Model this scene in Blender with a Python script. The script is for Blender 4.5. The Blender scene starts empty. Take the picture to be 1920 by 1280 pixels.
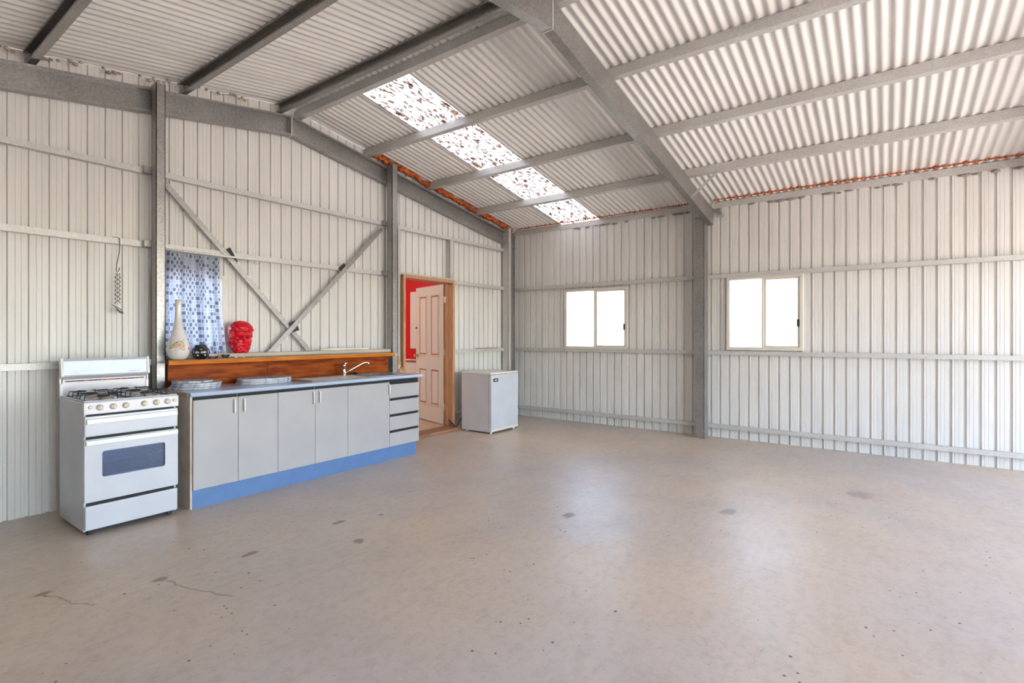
import bpy, bmesh, math, random
from mathutils import Vector, Matrix, noise
random.seed(7)
R = math.radians
scene = bpy.context.scene
COL = scene.collection

# ------------------------------------------------------------------ camera, light, exposure
cam_d = bpy.data.cameras.new('camera'); cam = bpy.data.objects.new('camera', cam_d); COL.objects.link(cam)
cam.location = (-7.173, -5.189, 1.35)
cam.rotation_euler = (R(90), 0, R(35.984 - 90))
cam_d.sensor_width = 36; cam_d.lens = 968.84 / 1920 * 36
cam_d.shift_y = -(640 - 628.77) / 1920
cam_d.clip_start = 0.02
scene.camera = cam

w = bpy.data.worlds.new('sky'); scene.world = w; w.use_nodes = True
nt = w.node_tree; bg = nt.nodes['Background']
sky = nt.nodes.new('ShaderNodeTexSky'); sky.sky_type = 'NISHITA'
sky.sun_disc = False; sky.sun_elevation = R(75); sky.sun_rotation = R(180); sky.altitude = 50
sky.air_density = 1.0; sky.dust_density = 1.5; sky.ozone_density = 1.0
soft = nt.nodes.new('ShaderNodeMixRGB'); soft.inputs[0].default_value = 0.0
hs = nt.nodes.new('ShaderNodeRGBToBW')
nt.links.new(sky.outputs[0], hs.inputs[0]); nt.links.new(sky.outputs[0], soft.inputs[1]); nt.links.new(hs.outputs[0], soft.inputs[2])
nt.links.new(soft.outputs[0], bg.inputs[0]); bg.inputs[1].default_value = 0.72

sun_d = bpy.data.lights.new('sun', 'SUN'); sun_d.energy = 7.0; sun_d.angle = R(1.5); sun_d.color = (1, .95, .88)
sun = bpy.data.objects.new('sun', sun_d); COL.objects.link(sun)
sun.rotation_euler = Vector((0.03, 0.25, -0.97)).to_track_quat('-Z', 'Y').to_euler()

vs = scene.view_settings
vs.view_transform = 'Standard'; vs.look = 'None'; vs.gamma = 1; vs.use_curve_mapping = False
vs.exposure = 2.14
scene.cycles.use_denoising = True
scene.cycles.max_bounces = 10; scene.cycles.diffuse_bounces = 8; scene.cycles.transparent_max_bounces = 12
scene.cycles.caustics_reflective = False; scene.cycles.caustics_refractive = False

# ------------------------------------------------------------------ helpers
ORG = {}
def tag(o, label=None, cat=None, group=None, kind=None):
    if label: o['label'] = label
    if cat: o['category'] = cat
    if group: o['group'] = group
    if kind: o['kind'] = kind
    return o
def empty(name, loc, label=None, cat=None, group=None, kind=None):
    o = bpy.data.objects.new(name, None); COL.objects.link(o); o.location = loc; o.empty_display_size = .1
    ORG[o] = Vector(loc); return tag(o, label, cat, group, kind)
def obj(name, bm, mat, parent=None, smooth=False, label=None, cat=None, group=None, kind=None, uv=None):
    me = bpy.data.meshes.new(name)
    bmesh.ops.recalc_face_normals(bm, faces=bm.faces) if not uv else None
    if parent is not None: org = ORG[parent]
    else:
        xs = [v.co for v in bm.verts]
        lo = Vector((min(v.x for v in xs), min(v.y for v in xs), min(v.z for v in xs)))
        hi = Vector((max(v.x for v in xs), max(v.y for v in xs), max(v.z for v in xs)))
        org = Vector(((lo.x + hi.x) / 2, (lo.y + hi.y) / 2, lo.z))
    for v in bm.verts: v.co -= org
    bm.to_mesh(me); bm.free()
    if smooth:
        for p in me.polygons: p.use_smooth = True
    me.materials.append(M[mat] if isinstance(mat, str) else mat)
    o = bpy.data.objects.new(name, me); COL.objects.link(o)
    if parent is not None:
        o.parent = parent; ORG[o] = org
    else:
        o.location = org; ORG[o] = org
    return tag(o, label, cat, group, kind)
def B(): return bmesh.new()
def box(bm, x0, x1, y0, y1, z0, z1, b=0, seg=2):
    vs_ = [bm.verts.new(p) for p in ((x0,y0,z0),(x1,y0,z0),(x1,y1,z0),(x0,y1,z0),(x0,y0,z1),(x1,y0,z1),(x1,y1,z1),(x0,y1,z1))]
    fs = [bm.faces.new([vs_[i] for i in f]) for f in ((3,2,1,0),(4,5,6,7),(0,1,5,4),(1,2,6,5),(2,3,7,6),(3,0,4,7))]
    if b:
        es = list({e for f in fs for e in f.edges})
        bmesh.ops.bevel(bm, geom=es, offset=b, segments=seg, profile=.7, affect='EDGES')
    return bm
def bbox(x0, x1, y0, y1, z0, z1, b=0, seg=2): return box(B(), x0, x1, y0, y1, z0, z1, b, seg)
def extrude(bm, prof, a, bb, up=(0,0,1), closed=True, cap=True):
    """sweep a 2-D profile [(s, t)] from a to bb; s along side, t along up"""
    a, bb = Vector(a), Vector(bb); d = (bb - a).normalized(); up = Vector(up)
    side = d.cross(up).normalized(); u = side.cross(d).normalized()
    v0 = [bm.verts.new(a + side*s + u*t) for s, t in prof]; v1 = [bm.verts.new(bb + side*s + u*t) for s, t in prof]
    n = len(prof)
    for i in range(n if closed else n-1): bm.faces.new((v0[i], v0[(i+1) % n], v1[(i+1) % n], v1[i]))
    if closed and cap: bm.faces.new(v0[::-1]); bm.faces.new(v1)
    return bm
def cprof(d, wd, t=.004, lip=0):
    """C section: web along t axis at s=0, flanges to s=wd"""
    if lip: return [(0,0),(wd,0),(wd,lip),(wd-t,lip),(wd-t,t),(t,t),(t,d-t),(wd-t,d-t),(wd-t,d-lip),(wd,d-lip),(wd,d),(0,d)]
    return [(0,0),(wd,0),(wd,t),(t,t),(t,d-t),(wd,d-t),(wd,d),(0,d)]
def tube(bm, pts, r, n=8, closed=False, cap=True, taper=None):
    pts = [Vector(p) for p in pts]; rings = []; N = len(pts)
    t0 = (pts[1]-pts[0]).normalized(); ref = Vector((0,0,1)) if abs(t0.z) < .9 else Vector((1,0,0))
    nrm = t0.cross(ref).normalized()
    for i, p in enumerate(pts):
        a = pts[i-1] if (i > 0 or closed) else p; c = pts[(i+1) % N] if (i < N-1 or closed) else p
        t = (c-a).normalized(); nrm = (nrm - t*nrm.dot(t)).normalized(); bi = t.cross(nrm)
        rr = r if taper is None else r*taper[i]
        rings.append([bm.verts.new(p + (nrm*math.cos(2*math.pi*k/n) + bi*math.sin(2*math.pi*k/n))*rr) for k in range(n)])
    for i in range(N if closed else N-1):
        A, C = rings[i], rings[(i+1) % N]
        for k in range(n): bm.faces.new((A[k], A[(k+1) % n], C[(k+1) % n], C[k]))
    if cap and not closed: bm.faces.new(rings[0][::-1]); bm.faces.new(rings[-1])
    return bm
def lathe(bm, prof, c, n=32, axis='z', cap=True):
    c = Vector(c); rings = []
    for r, h in prof:
        ring = []
        for k in range(n):
            a = 2*math.pi*k/n; x, y = r*math.cos(a), r*math.sin(a)
            p = (x, y, h) if axis == 'z' else ((x, h, y) if axis == 'y' else (h, x, y))
            ring.append(bm.verts.new(c + Vector(p)))
        rings.append(ring)
    for A, C in zip(rings, rings[1:]):
        for k in range(n): bm.faces.new((A[k], A[(k+1) % n], C[(k+1) % n], C[k]))
    if cap: bm.faces.new(rings[0][::-1]); bm.faces.new(rings[-1])
    return bm
def poly(bm, pts, thick, nrm):
    """extruded flat polygon"""
    nrm = Vector(nrm)*thick
    a = [bm.verts.new(Vector(p)) for p in pts]; b_ = [bm.verts.new(Vector(p)+nrm) for p in pts]; n = len(pts)
    bm.faces.new(a[::-1]); bm.faces.new(b_)
    for i in range(n): bm.faces.new((a[i], a[(i+1) % n], b_[(i+1) % n], b_[i]))
    return bm
def blob(bm, c, r, sx=1, sy=1, sz=1, rough=.25, sub=2, seed=0):
    res = bmesh.ops.create_icosphere(bm, subdivisions=sub, radius=1)
    for v in res['verts']:
        n = noise.noise(v.co*2.2 + Vector((seed*3.1, seed*1.7, seed)))
        k = r*(1+rough*n); v.co = Vector((v.co.x*k*sx, v.co.y*k*sy, v.co.z*k*sz)) + Vector(c)
    return bm
def text_mesh(s, size, shear=0, space=1.0):
    cu = bpy.data.curves.new('lettering', 'FONT'); cu.body = s; cu.size = size; cu.extrude = .0003; cu.shear = shear; cu.space_character = space
    cu.resolution_u = 2
    o = bpy.data.objects.new('lettering_src', cu); COL.objects.link(o)
    bpy.context.view_layer.update()
    me = bpy.data.meshes.new_from_object(o.evaluated_get(bpy.context.evaluated_depsgraph_get()))
    bm = B(); bm.from_mesh(me)
    bpy.data.objects.remove(o); bpy.data.curves.remove(cu); bpy.data.meshes.remove(me)
    return bm

# ------------------------------------------------------------------ materials
M = {}
def node(nt, t, **kw):
    n = nt.nodes.new(t)
    for k, v in kw.items():
        if k == 'ins':
            for kk, vv in v.items(): n.inputs[kk].default_value = vv
        else: setattr(n, k, v)
    return n
def mat(name, col, rough=.5, metal=0, col2=None, scale=6, detail=4, bump=0, bscale=60, spec=.5, contrast=(.35,.65), coat=0, stretch=None, trans=0, rvar=0):
    m = bpy.data.materials.new(name); m.use_nodes = True; nt = m.node_tree; p = nt.nodes['Principled BSDF']
    p.inputs['Roughness'].default_value = rough; p.inputs['Metallic'].default_value = metal
    p.inputs['Specular IOR Level'].default_value = spec
    p.inputs['Base Color'].default_value = (*col, 1)
    if coat: p.inputs['Coat Weight'].default_value = coat
    tc = node(nt, 'ShaderNodeTexCoord'); vec = tc.outputs['Object']
    if stretch:
        mp = node(nt, 'ShaderNodeMapping'); mp.inputs['Scale'].default_value = stretch; nt.links.new(vec, mp.inputs[0]); vec = mp.outputs[0]
    if col2:
        nz = node(nt, 'ShaderNodeTexNoise', ins={'Scale': scale, 'Detail': detail}); nt.links.new(vec, nz.inputs['Vector'])
        cr = node(nt, 'ShaderNodeValToRGB'); cr.color_ramp.elements[0].position = contrast[0]; cr.color_ramp.elements[1].position = contrast[1]
        cr.color_ramp.elements[0].color = (*col, 1); cr.color_ramp.elements[1].color = (*col2, 1)
        nt.links.new(nz.outputs['Fac'], cr.inputs[0]); nt.links.new(cr.outputs[0], p.inputs['Base Color'])
        if rvar:
            mr = node(nt, 'ShaderNodeMapRange', ins={'To Min': rough-rvar, 'To Max': rough+rvar}); nt.links.new(nz.outputs['Fac'], mr.inputs[0]); nt.links.new(mr.outputs[0], p.inputs['Roughness'])
    if bump:
        nb = node(nt, 'ShaderNodeTexNoise', ins={'Scale': bscale, 'Detail': 3}); nt.links.new(vec, nb.inputs['Vector'])
        bp = node(nt, 'ShaderNodeBump', ins={'Strength': bump, 'Distance': .01}); nt.links.new(nb.outputs['Fac'], bp.inputs['Height']); nt.links.new(bp.outputs[0], p.inputs['Normal'])
    M[name] = m; return m
def galv(name, a, b_, metal=.55, rough=.42):
    m = bpy.data.materials.new(name); m.use_nodes = True; nt = m.node_tree; p = nt.nodes['Principled BSDF']
    p.inputs['Metallic'].default_value = metal; p.inputs['Roughness'].default_value = rough
    tc = node(nt, 'ShaderNodeTexCoord')
    vo = node(nt, 'ShaderNodeTexVoronoi', ins={'Scale': 95.0}); nt.links.new(tc.outputs['Object'], vo.inputs['Vector'])
    nz = node(nt, 'ShaderNodeTexNoise', ins={'Scale': 3.0, 'Detail': 5}); nt.links.new(tc.outputs['Object'], nz.inputs['Vector'])
    bw = node(nt, 'ShaderNodeRGBToBW'); nt.links.new(vo.outputs['Color'], bw.inputs[0])
    mx = node(nt, 'ShaderNodeMath', operation='MULTIPLY_ADD', ins={1: .45}); nt.links.new(bw.outputs[0], mx.inputs[0]); 
    m2 = node(nt, 'ShaderNodeMath', operation='MULTIPLY', ins={1: .6}); nt.links.new(nz.outputs['Fac'], m2.inputs[0]); nt.links.new(m2.outputs[0], mx.inputs[2])
    cr = node(nt, 'ShaderNodeValToRGB'); cr.color_ramp.elements[0].position = .2; cr.color_ramp.elements[1].position = .8
    cr.color_ramp.elements[0].color = (*a, 1); cr.color_ramp.elements[1].color = (*b_, 1)
    nt.links.new(mx.outputs[0], cr.inputs[0]); nt.links.new(cr.outputs[0], p.inputs['Base Color'])
    M[name] = m
mat('cladding', (.62,.60,.565), .38, 0, (.68,.66,.625), 1.3, 6, .04, 40, stretch=(3,3,.6))
mat('roofing', (.68,.655,.62), .36, 0, (.76,.735,.70), 1.1, 5, stretch=(.5,3,1))
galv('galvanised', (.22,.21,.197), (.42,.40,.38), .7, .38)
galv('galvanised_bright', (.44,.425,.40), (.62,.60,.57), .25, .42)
mat('cream_frame', (.66,.61,.53), .4)
mat('black_rubber', (.012,.012,.014), .6)
mat('black_gap', (.006,.006,.008), .7)
mat('black_iron', (.015,.015,.018), .45)
mat('white_enamel', (.54,.545,.575), .22, 0, (.50,.505,.54), 4, 3, coat=.3)
mat('white_panel', (.50,.51,.55), .35, 0, (.42,.43,.48), 3, 5)
mat('cream_plastic', (.68,.61,.50), .35)
mat('handle_white', (.76,.75,.72), .25)
mat('oven_dark', (.030,.045,.11), .4)
mat('chrome', (.75,.75,.76), .12, 1)
mat('steel', (.62,.58,.54), .28, 1, (.52,.48,.44), 12, 3, stretch=(1,14,1))
mat('laminate_door', (.40,.385,.385), .42, 0, (.37,.355,.355), 3, 2)
mat('chipboard', (.50,.40,.29), .7, 0, (.36,.24,.14), 90, 4)
mat('carcass_edge', (.62,.55,.46), .6, 0, (.50,.40,.30), 5, 4)
mat('worktop_blue', (.40,.49,.64), .22, 0, (.44,.53,.67), 60, 3)
mat('kick_blue', (.095,.185,.37), .45, 0, (.085,.17,.345), 8, 3)
mat('shelf_top', (.52,.45,.36), .55, 0, (.46,.38,.30), 5, 4, stretch=(1,6,1))
mat('shelf_edge', (.58,.19,.02), .5, 0, (.46,.12,.01), 6, 5, stretch=(1,8,8), spec=.15)
mat('splash_wood', (.36,.075,.004), .5, 0, (.17,.022,.001), 5, 8, contrast=(.38,.68), stretch=(1,6,7), spec=.15)
mat('timber', (.50,.27,.13), .6, 0, (.36,.17,.075), 7, 6, stretch=(6,6,.7))
mat('timber_sill', (.34,.17,.09), .65, 0, (.22,.10,.05), 7, 6, stretch=(.8,6,6))
mat('door_paint', (.66,.635,.59), .35)
mat('door_panel_paint', (.69,.67,.64), .35)
mat('door_brown', (.46,.17,.05), .5)
mat('brass', (.62,.36,.13), .25, 1)
mat('hinge_metal', (.42,.34,.26), .4, .7)
mat('red_paint', (.62,.003,.012), .5)
mat('plaster_white', (.74,.73,.72), .6)
mat('annex_floor', (.55,.40,.28), .5, 0, (.48,.34,.23), 4, 4)
mat('red_glaze', (.70,.002,.016), .3, 0, (.52,.001,.008), 14, 4)
mat('dark_red', (.03,.0,.002), .6)
mat('milk_glass', (.70,.675,.62), .12, 0, (.66,.63,.585), 3, 2, coat=.4)
mat('decal_tan', (.72,.42,.22), .4)
mat('decal_blue', (.10,.26,.55), .4)
mat('decal_ink', (.03,.03,.04), .4)
mat('decal_grey', (.55,.53,.55), .4)
mat('decal_pale_blue', (.42,.50,.64), .4)
mat('decal_red', (.7,.03,.01), .4)
mat('black_glaze', (.008,.008,.011), .06, coat=.5)
mat('white_glaze', (.60,.63,.70), .2)
mat('marble', (.58,.58,.62), .35, 0, (.16,.21,.33), 26, 8, contrast=(.45,.66))
mat('foam_orange', (.62,.13,.006), .6, 0, (.26,.03,.003), 30, 5, .4, 60)
mat('foam_tan', (.60,.40,.24), .8, 0, (.30,.14,.07), 14, 6, .5, 40)
mat('foam_crumb', (.50,.43,.35), .8, 0, (.25,.12,.06), 5, 6, .5, 40)
mat('sealant_grey', (.30,.28,.26), .8, 0, (.22,.20,.18), 20, 4)
mat('rust', (.40,.09,.01), .8, 0, (.02,.012,.01), 45, 4, contrast=(.42,.58))
mat('badge_black', (.01,.01,.012), .3)
mat('print_grey', (.30,.30,.32), .5)
mat('print_blue', (.16,.22,.36), .5)
mat('tin', (.8,.8,.82), .25, 1)
mat('wax', (.8,.78,.72), .5)
mat('wire_dark', (.05,.045,.04), .5, .5)
mat('pewter', (.30,.29,.27), .35, .8)
mat('pvc_white', (.76,.74,.68), .4)
mat('ground_gravel', (.48,.40,.31), .9, 0, (.40,.33,.25), .6, 8)
mat('apron_concrete', (.58,.51,.43), .8, 0, (.50,.44,.37), 1.2, 8)
mat('lamp_shell', (.8,.8,.78), .4)

def concrete():
    m = bpy.data.materials.new('concrete'); m.use_nodes = True; nt = m.node_tree; p = nt.nodes['Principled BSDF']; L = nt.links.new
    tc = node(nt, 'ShaderNodeTexCoord'); V = tc.outputs['Object']
    def nz(s, d=6, rough=.55): 
        n = node(nt, 'ShaderNodeTexNoise', ins={'Scale': s, 'Detail': d, 'Roughness': rough}); L(V, n.inputs['Vector']); return n.outputs['Fac']
    def ramp(f, stops):
        c = node(nt, 'ShaderNodeValToRGB'); e = c.color_ramp.elements
        while len(e) < len(stops): e.new(.5)
        for el, (po, co) in zip(e, stops): el.position = po; el.color = (*co, 1) if len(co) == 3 else co
        L(f, c.inputs[0]); return c.outputs[0]
    def mix(f, a, b_, mode='MIX'):
        x = node(nt, 'ShaderNodeMixRGB', blend_type=mode)
        if isinstance(f, float): x.inputs[0].default_value = f
        else: L(f, x.inputs[0])
        for i, q in ((1, a), (2, b_)):
            if isinstance(q, tuple): x.inputs[i].default_value = (*q, 1)
            else: L(q, x.inputs[i])
        return x.outputs[0]
    base = ramp(nz(.45, 3), [(.36, (.64,.51,.385)), (.5, (.57,.475,.395)), (.64, (.52,.45,.41))])  # warm to mauve patches: uneven tint of the light put into the colour
    blot = ramp(nz(2.2, 8, .62), [(.25, (.86,.84,.82)), (.6, (1,1,1))])
    c = mix(.8, base, blot, 'MULTIPLY')
    fine = ramp(nz(26, 6, .7), [(.3, (.72,.69,.66)), (.52, (1,1,1))])
    c = mix(.55, c, fine, 'MULTIPLY')
    ms_ = node(nt, 'ShaderNodeMapping'); ms_.inputs['Scale'].default_value = (3.0, 9.0, 1.0); ms_.inputs['Rotation'].default_value = (0, 0, .5); L(V, ms_.inputs[0])
    ns_ = node(nt, 'ShaderNodeTexNoise', ins={'Scale': 2.0, 'Detail': 6, 'Roughness': .65}); L(ms_.outputs[0], ns_.inputs['Vector'])
    c = mix(.28, c, ramp(ns_.outputs['Fac'], [(.32, (.72,.69,.66)), (.5, (1,1,1))]), 'MULTIPLY')
    # specks of grit
    vo = node(nt, 'ShaderNodeTexVoronoi', ins={'Scale': 20.0, 'Randomness': 1.0}); L(V, vo.inputs['Vector'])
    sel = node(nt, 'ShaderNodeSeparateColor'); L(vo.outputs['Color'], sel.inputs[0])
    sz = node(nt, 'ShaderNodeMath', operation='MULTIPLY', ins={1: .15}); L(sel.outputs[0], sz.inputs[0])
    lt = node(nt, 'ShaderNodeMath', operation='LESS_THAN'); L(vo.outputs['Distance'], lt.inputs[0]); L(sz.outputs[0], lt.inputs[1])
    gt = node(nt, 'ShaderNodeMath', operation='GREATER_THAN', ins={1: .52}); L(sel.outputs[1], gt.inputs[0])
    mk = node(nt, 'ShaderNodeMath', operation='MULTIPLY'); L(lt.outputs[0], mk.inputs[0]); L(gt.outputs[0], mk.inputs[1])
    pn = node(nt, 'ShaderNodeMath', operation='GREATER_THAN', ins={1: .47}); L(nz(.8, 2), pn.inputs[0])
    mk2 = node(nt, 'ShaderNodeMath', operation='MULTIPLY'); L(mk.outputs[0], mk2.inputs[0]); L(pn.outputs[0], mk2.inputs[1])
    c = mix(mk2.outputs[0], c, (.10,.085,.07))
    # stains at their own places: x, y, half-length x, half-length y, colour (object space = world here)
    wob = node(nt, 'ShaderNodeTexNoise', ins={'Scale': 22.0, 'Detail': 3}); L(V, wob.inputs['Vector'])
    for (x, y, a, b_, colr) in STAINS:
        s = node(nt, 'ShaderNodeVectorMath', operation='SUBTRACT'); L(V, s.inputs[0]); s.inputs[1].default_value = (x-FLO[0], y-FLO[1], 0)
        q = node(nt, 'ShaderNodeVectorMath', operation='MULTIPLY'); L(s.outputs[0], q.inputs[0]); q.inputs[1].default_value = (1/a, 1/b_, 0)
        l = node(nt, 'ShaderNodeVectorMath', operation='LENGTH'); L(q.outputs[0], l.inputs[0])
        ad = node(nt, 'ShaderNodeMath', operation='MULTIPLY_ADD', ins={1: 1.6}); L(wob.outputs['Fac'], ad.inputs[0]); L(l.outputs['Value'], ad.inputs[2])
        f = node(nt, 'ShaderNodeMapRange', ins={'From Min': 1.35, 'From Max': 1.85, 'To Min': .75, 'To Max': 0}); L(ad.outputs[0], f.inputs[0])
        c = mix(f.outputs[0], c, colr)
    for (x0, y0, x1, y1, wd) in CRACKS:
        d = Vector((x1-x0, y1-y0)); ln = d.length; d /= ln
        s = node(nt, 'ShaderNodeVectorMath', operation='SUBTRACT'); L(V, s.inputs[0]); s.inputs[1].default_value = (x0-FLO[0], y0-FLO[1], 0)
        al = node(nt, 'ShaderNodeVectorMath', operation='DOT_PRODUCT'); L(s.outputs[0], al.inputs[0]); al.inputs[1].default_value = (d.x, d.y, 0)
        ac = node(nt, 'ShaderNodeVectorMath', operation='DOT_PRODUCT'); L(s.outputs[0], ac.inputs[0]); ac.inputs[1].default_value = (-d.y, d.x, 0)
        wv = node(nt, 'ShaderNodeTexNoise', ins={'Scale': 7.0, 'Detail': 4}); L(V, wv.inputs['Vector'])
        o = node(nt, 'ShaderNodeMath', operation='MULTIPLY_ADD', ins={1: .12, 2: -.06}); L(wv.outputs['Fac'], o.inputs[0])
        su = node(nt, 'ShaderNodeMath', operation='ADD'); L(o.outputs[0], su.inputs[0]); L(ac.outputs['Value'], su.inputs[1])
        ab = node(nt, 'ShaderNodeMath', operation='ABSOLUTE'); L(su.outputs[0], ab.inputs[0])
        f1 = node(nt, 'ShaderNodeMapRange', ins={'From Min': 0, 'From Max': wd, 'To Min': .65, 'To Max': 0}); L(ab.outputs[0], f1.inputs[0])
        g1 = node(nt, 'ShaderNodeMath', operation='GREATER_THAN', ins={1: 0}); L(al.outputs['Value'], g1.inputs[0])
        g2 = node(nt, 'ShaderNodeMath', operation='LESS_THAN', ins={1: ln}); L(al.outputs['Value'], g2.inputs[0])
        a1 = node(nt, 'ShaderNodeMath', operation='MULTIPLY'); L(g1.outputs[0], a1.inputs[0]); L(g2.outputs[0], a1.inputs[1])
        a2 = node(nt, 'ShaderNodeMath', operation='MULTIPLY'); L(a1.outputs[0], a2.inputs[0]); L(f1.outputs[0], a2.inputs[1])
        c = mix(a2.outputs[0], c, (.16,.115,.07))
    L(c, p.inputs['Base Color'])
    r = node(nt, 'ShaderNodeMapRange', ins={'From Min': .3, 'From Max': .7, 'To Min': .33, 'To Max': .42}); L(nz(5, 2), r.inputs[0]); L(r.outputs[0], p.inputs['Roughness'])
    p.inputs['Specular IOR Level'].default_value = .45
    bp = node(nt, 'ShaderNodeBump', ins={'Strength': .12, 'Distance': .01}); L(nz(40, 5), bp.inputs['Height']); L(bp.outputs[0], p.inputs['Normal'])
    M['concrete'] = m
FLO = (-4.124, -4.94)
BR, DK = (.20,.10,.05), (.13,.11,.10)
STAINS = [(-6.00,-1.93,.05,.03,BR),(-6.43,-1.62,.045,.03,BR),(-5.54,-2.0,.06,.03,BR),(-5.02,-2.38,.045,.04,BR),(-4.88,-1.98,.05,.03,BR),(-3.78,-3.25,.075,.05,DK),
          (-4.6,-2.1,.03,.02,BR),(-3.0,-4.2,.10,.06,(.26,.22,.13)),(-1.9,-5.0,.14,.10,(.28,.22,.21))]
CRACKS = [(-6.0,-1.95,-5.87,-2.45,.012),(-6.43,-1.64,-6.32,-1.98,.010)]
concrete()

def skylight_mat():
    m = bpy.data.materials.new('skylight'); m.use_nodes = True; nt = m.node_tree; L = nt.links.new
    nt.nodes.remove(nt.nodes['Principled BSDF']); out = nt.nodes['Material Output']
    tc = node(nt, 'ShaderNodeTexCoord'); V = tc.outputs['Object']
    n1 = node(nt, 'ShaderNodeTexNoise', ins={'Scale': 9.0, 'Detail': 2, 'Roughness': .5}); L(V, n1.inputs['Vector'])
    c1 = node(nt, 'ShaderNodeValToRGB'); e = c1.color_ramp.elements; e[0].position = .62; e[1].position = .64
    e[0].color = (1,1,1,1); e[1].color = (.22,.14,.10,1); L(n1.outputs['Fac'], c1.inputs[0])
    mp = node(nt, 'ShaderNodeMapping'); mp.inputs['Scale'].default_value = (.45, 1.5, 1); L(V, mp.inputs[0])
    n2 = node(nt, 'ShaderNodeTexNoise', ins={'Scale': 30.0, 'Detail': 4, 'Roughness': .62}); L(mp.outputs[0], n2.inputs['Vector'])
    c2 = node(nt, 'ShaderNodeValToRGB'); e = c2.color_ramp.elements; e[0].position = .505; e[1].position = .56
    e[0].color = (1,1,1,1); e[1].color = (.16,.10,.07,1); L(n2.outputs['Fac'], c2.inputs[0])
    mx = node(nt, 'ShaderNodeMixRGB', blend_type='MULTIPLY', ins={0: 1.0}); L(c1.outputs[0], mx.inputs[1]); L(c2.outputs[0], mx.inputs[2])
    m3 = node(nt, 'ShaderNodeMixRGB', blend_type='MULTIPLY', ins={0: 1.0, 2: (.21,.205,.195,1)}); L(mx.outputs[0], m3.inputs[1])
    tr = node(nt, 'ShaderNodeBsdfTranslucent'); df = node(nt, 'ShaderNodeBsdfDiffuse')
    L(m3.outputs[0], tr.inputs[0]); L(m3.outputs[0], df.inputs[0])
    ms = node(nt, 'ShaderNodeMixShader', ins={0: .30}); L(tr.outputs[0], ms.inputs[1]); L(df.outputs[0], ms.inputs[2]); L(ms.outputs[0], out.inputs[0])
    M['skylight'] = m
skylight_mat()
def glass_mat(name, tint=(.95,.97,.97), haze=.08, gloss=.06, rough=.03):
    m = bpy.data.materials.new(name); m.use_nodes = True; nt = m.node_tree; L = nt.links.new
    nt.nodes.remove(nt.nodes['Principled BSDF']); out = nt.nodes['Material Output']
    t = node(nt, 'ShaderNodeBsdfTransparent', ins={0: (*tint, 1)}); g = node(nt, 'ShaderNodeBsdfGlossy', ins={'Roughness': rough})
    d = node(nt, 'ShaderNodeBsdfTranslucent', ins={0: (.9,.9,.88,1)})
    a = node(nt, 'ShaderNodeMixShader', ins={0: haze}); L(t.outputs[0], a.inputs[1]); L(d.outputs[0], a.inputs[2])
    fr = node(nt, 'ShaderNodeFresnel', ins={'IOR': 1.45}); mu = node(nt, 'ShaderNodeMath', operation='ADD', ins={1: gloss}); L(fr.outputs[0], mu.inputs[0])
    b_ = node(nt, 'ShaderNodeMixShader'); L(mu.outputs[0], b_.inputs[0]); L(a.outputs[0], b_.inputs[1]); L(g.outputs[0], b_.inputs[2]); L(b_.outputs[0], out.inputs[0])
    M[name] = m
glass_mat('window_glass', haze=.25, gloss=0)
glass_mat('clear_glass', (.92,.94,.95), .25, .03)
glass_mat('oven_glass', (.55,.65,.9), .0, .03, .08)
def curtain_mat():
    m = bpy.data.materials.new('curtain'); m.use_nodes = True; nt = m.node_tree; L = nt.links.new
    nt.nodes.remove(nt.nodes['Principled BSDF']); out = nt.nodes['Material Output']
    uvn = node(nt, 'ShaderNodeTexCoord'); sp = node(nt, 'ShaderNodeSeparateXYZ'); L(uvn.outputs['UV'], sp.inputs[0])
    def m_(op, a, b_=None):
        n = node(nt, 'ShaderNodeMath', operation=op)
        for i, q in ((0, a), (1, b_)):
            if q is None: continue
            if isinstance(q, (int, float)): n.inputs[i].default_value = q
            else: L(q, n.inputs[i])
        return n.outputs[0]
    cell = .034
    def fr(o): return m_('FRACT', m_('DIVIDE', o, cell))
    def fl(o): return m_('FLOOR', m_('DIVIDE', o, cell))
    fx, fy = fr(sp.outputs[0]), fr(sp.outputs[1]); ix, iy = fl(sp.outputs[0]), fl(sp.outputs[1])
    par = m_('MODULO', m_('ABSOLUTE', m_('ADD', ix, iy)), 2)
    dx, dy = m_('ABSOLUTE', m_('SUBTRACT', fx, .5)), m_('ABSOLUTE', m_('SUBTRACT', fy, .5)); dm = m_('MAXIMUM', dx, dy)
    outer = m_('LESS_THAN', dm, .40); ring = m_('GREATER_THAN', dm, .28); core = m_('LESS_THAN', dm, .14)
    wn = node(nt, 'ShaderNodeTexWhiteNoise', noise_dimensions='2D'); cb = node(nt, 'ShaderNodeCombineXYZ'); L(ix, cb.inputs[0]); L(iy, cb.inputs[1]); L(cb.outputs[0], wn.inputs['Vector'])
    par = m_('MULTIPLY', par, m_('GREATER_THAN', wn.outputs['Value'], .30))
    sq = m_('MULTIPLY', outer, par)
    dark = m_('MULTIPLY', sq, m_('MAXIMUM', m_('MAXIMUM', ring, core), .45))
    dot = m_('MULTIPLY', m_('LESS_THAN', dm, .10), m_('SUBTRACT', 1, par))
    dark = m_('MAXIMUM', dark, m_('MULTIPLY', dot, .8))
    mx = node(nt, 'ShaderNodeMixRGB', ins={1: (.54,.58,.69,1), 2: (.05,.06,.11,1)}); L(dark, mx.inputs[0])
    tr = node(nt, 'ShaderNodeBsdfTranslucent'); df = node(nt, 'ShaderNodeBsdfDiffuse'); L(mx.outputs[0], tr.inputs[0]); L(mx.outputs[0], df.inputs[0])
    ms = node(nt, 'ShaderNodeMixShader', ins={0: .5}); L(tr.outputs[0], ms.inputs[1]); L(df.outputs[0], ms.inputs[2]); L(ms.outputs[0], out.inputs[0])
    M['curtain'] = m
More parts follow.
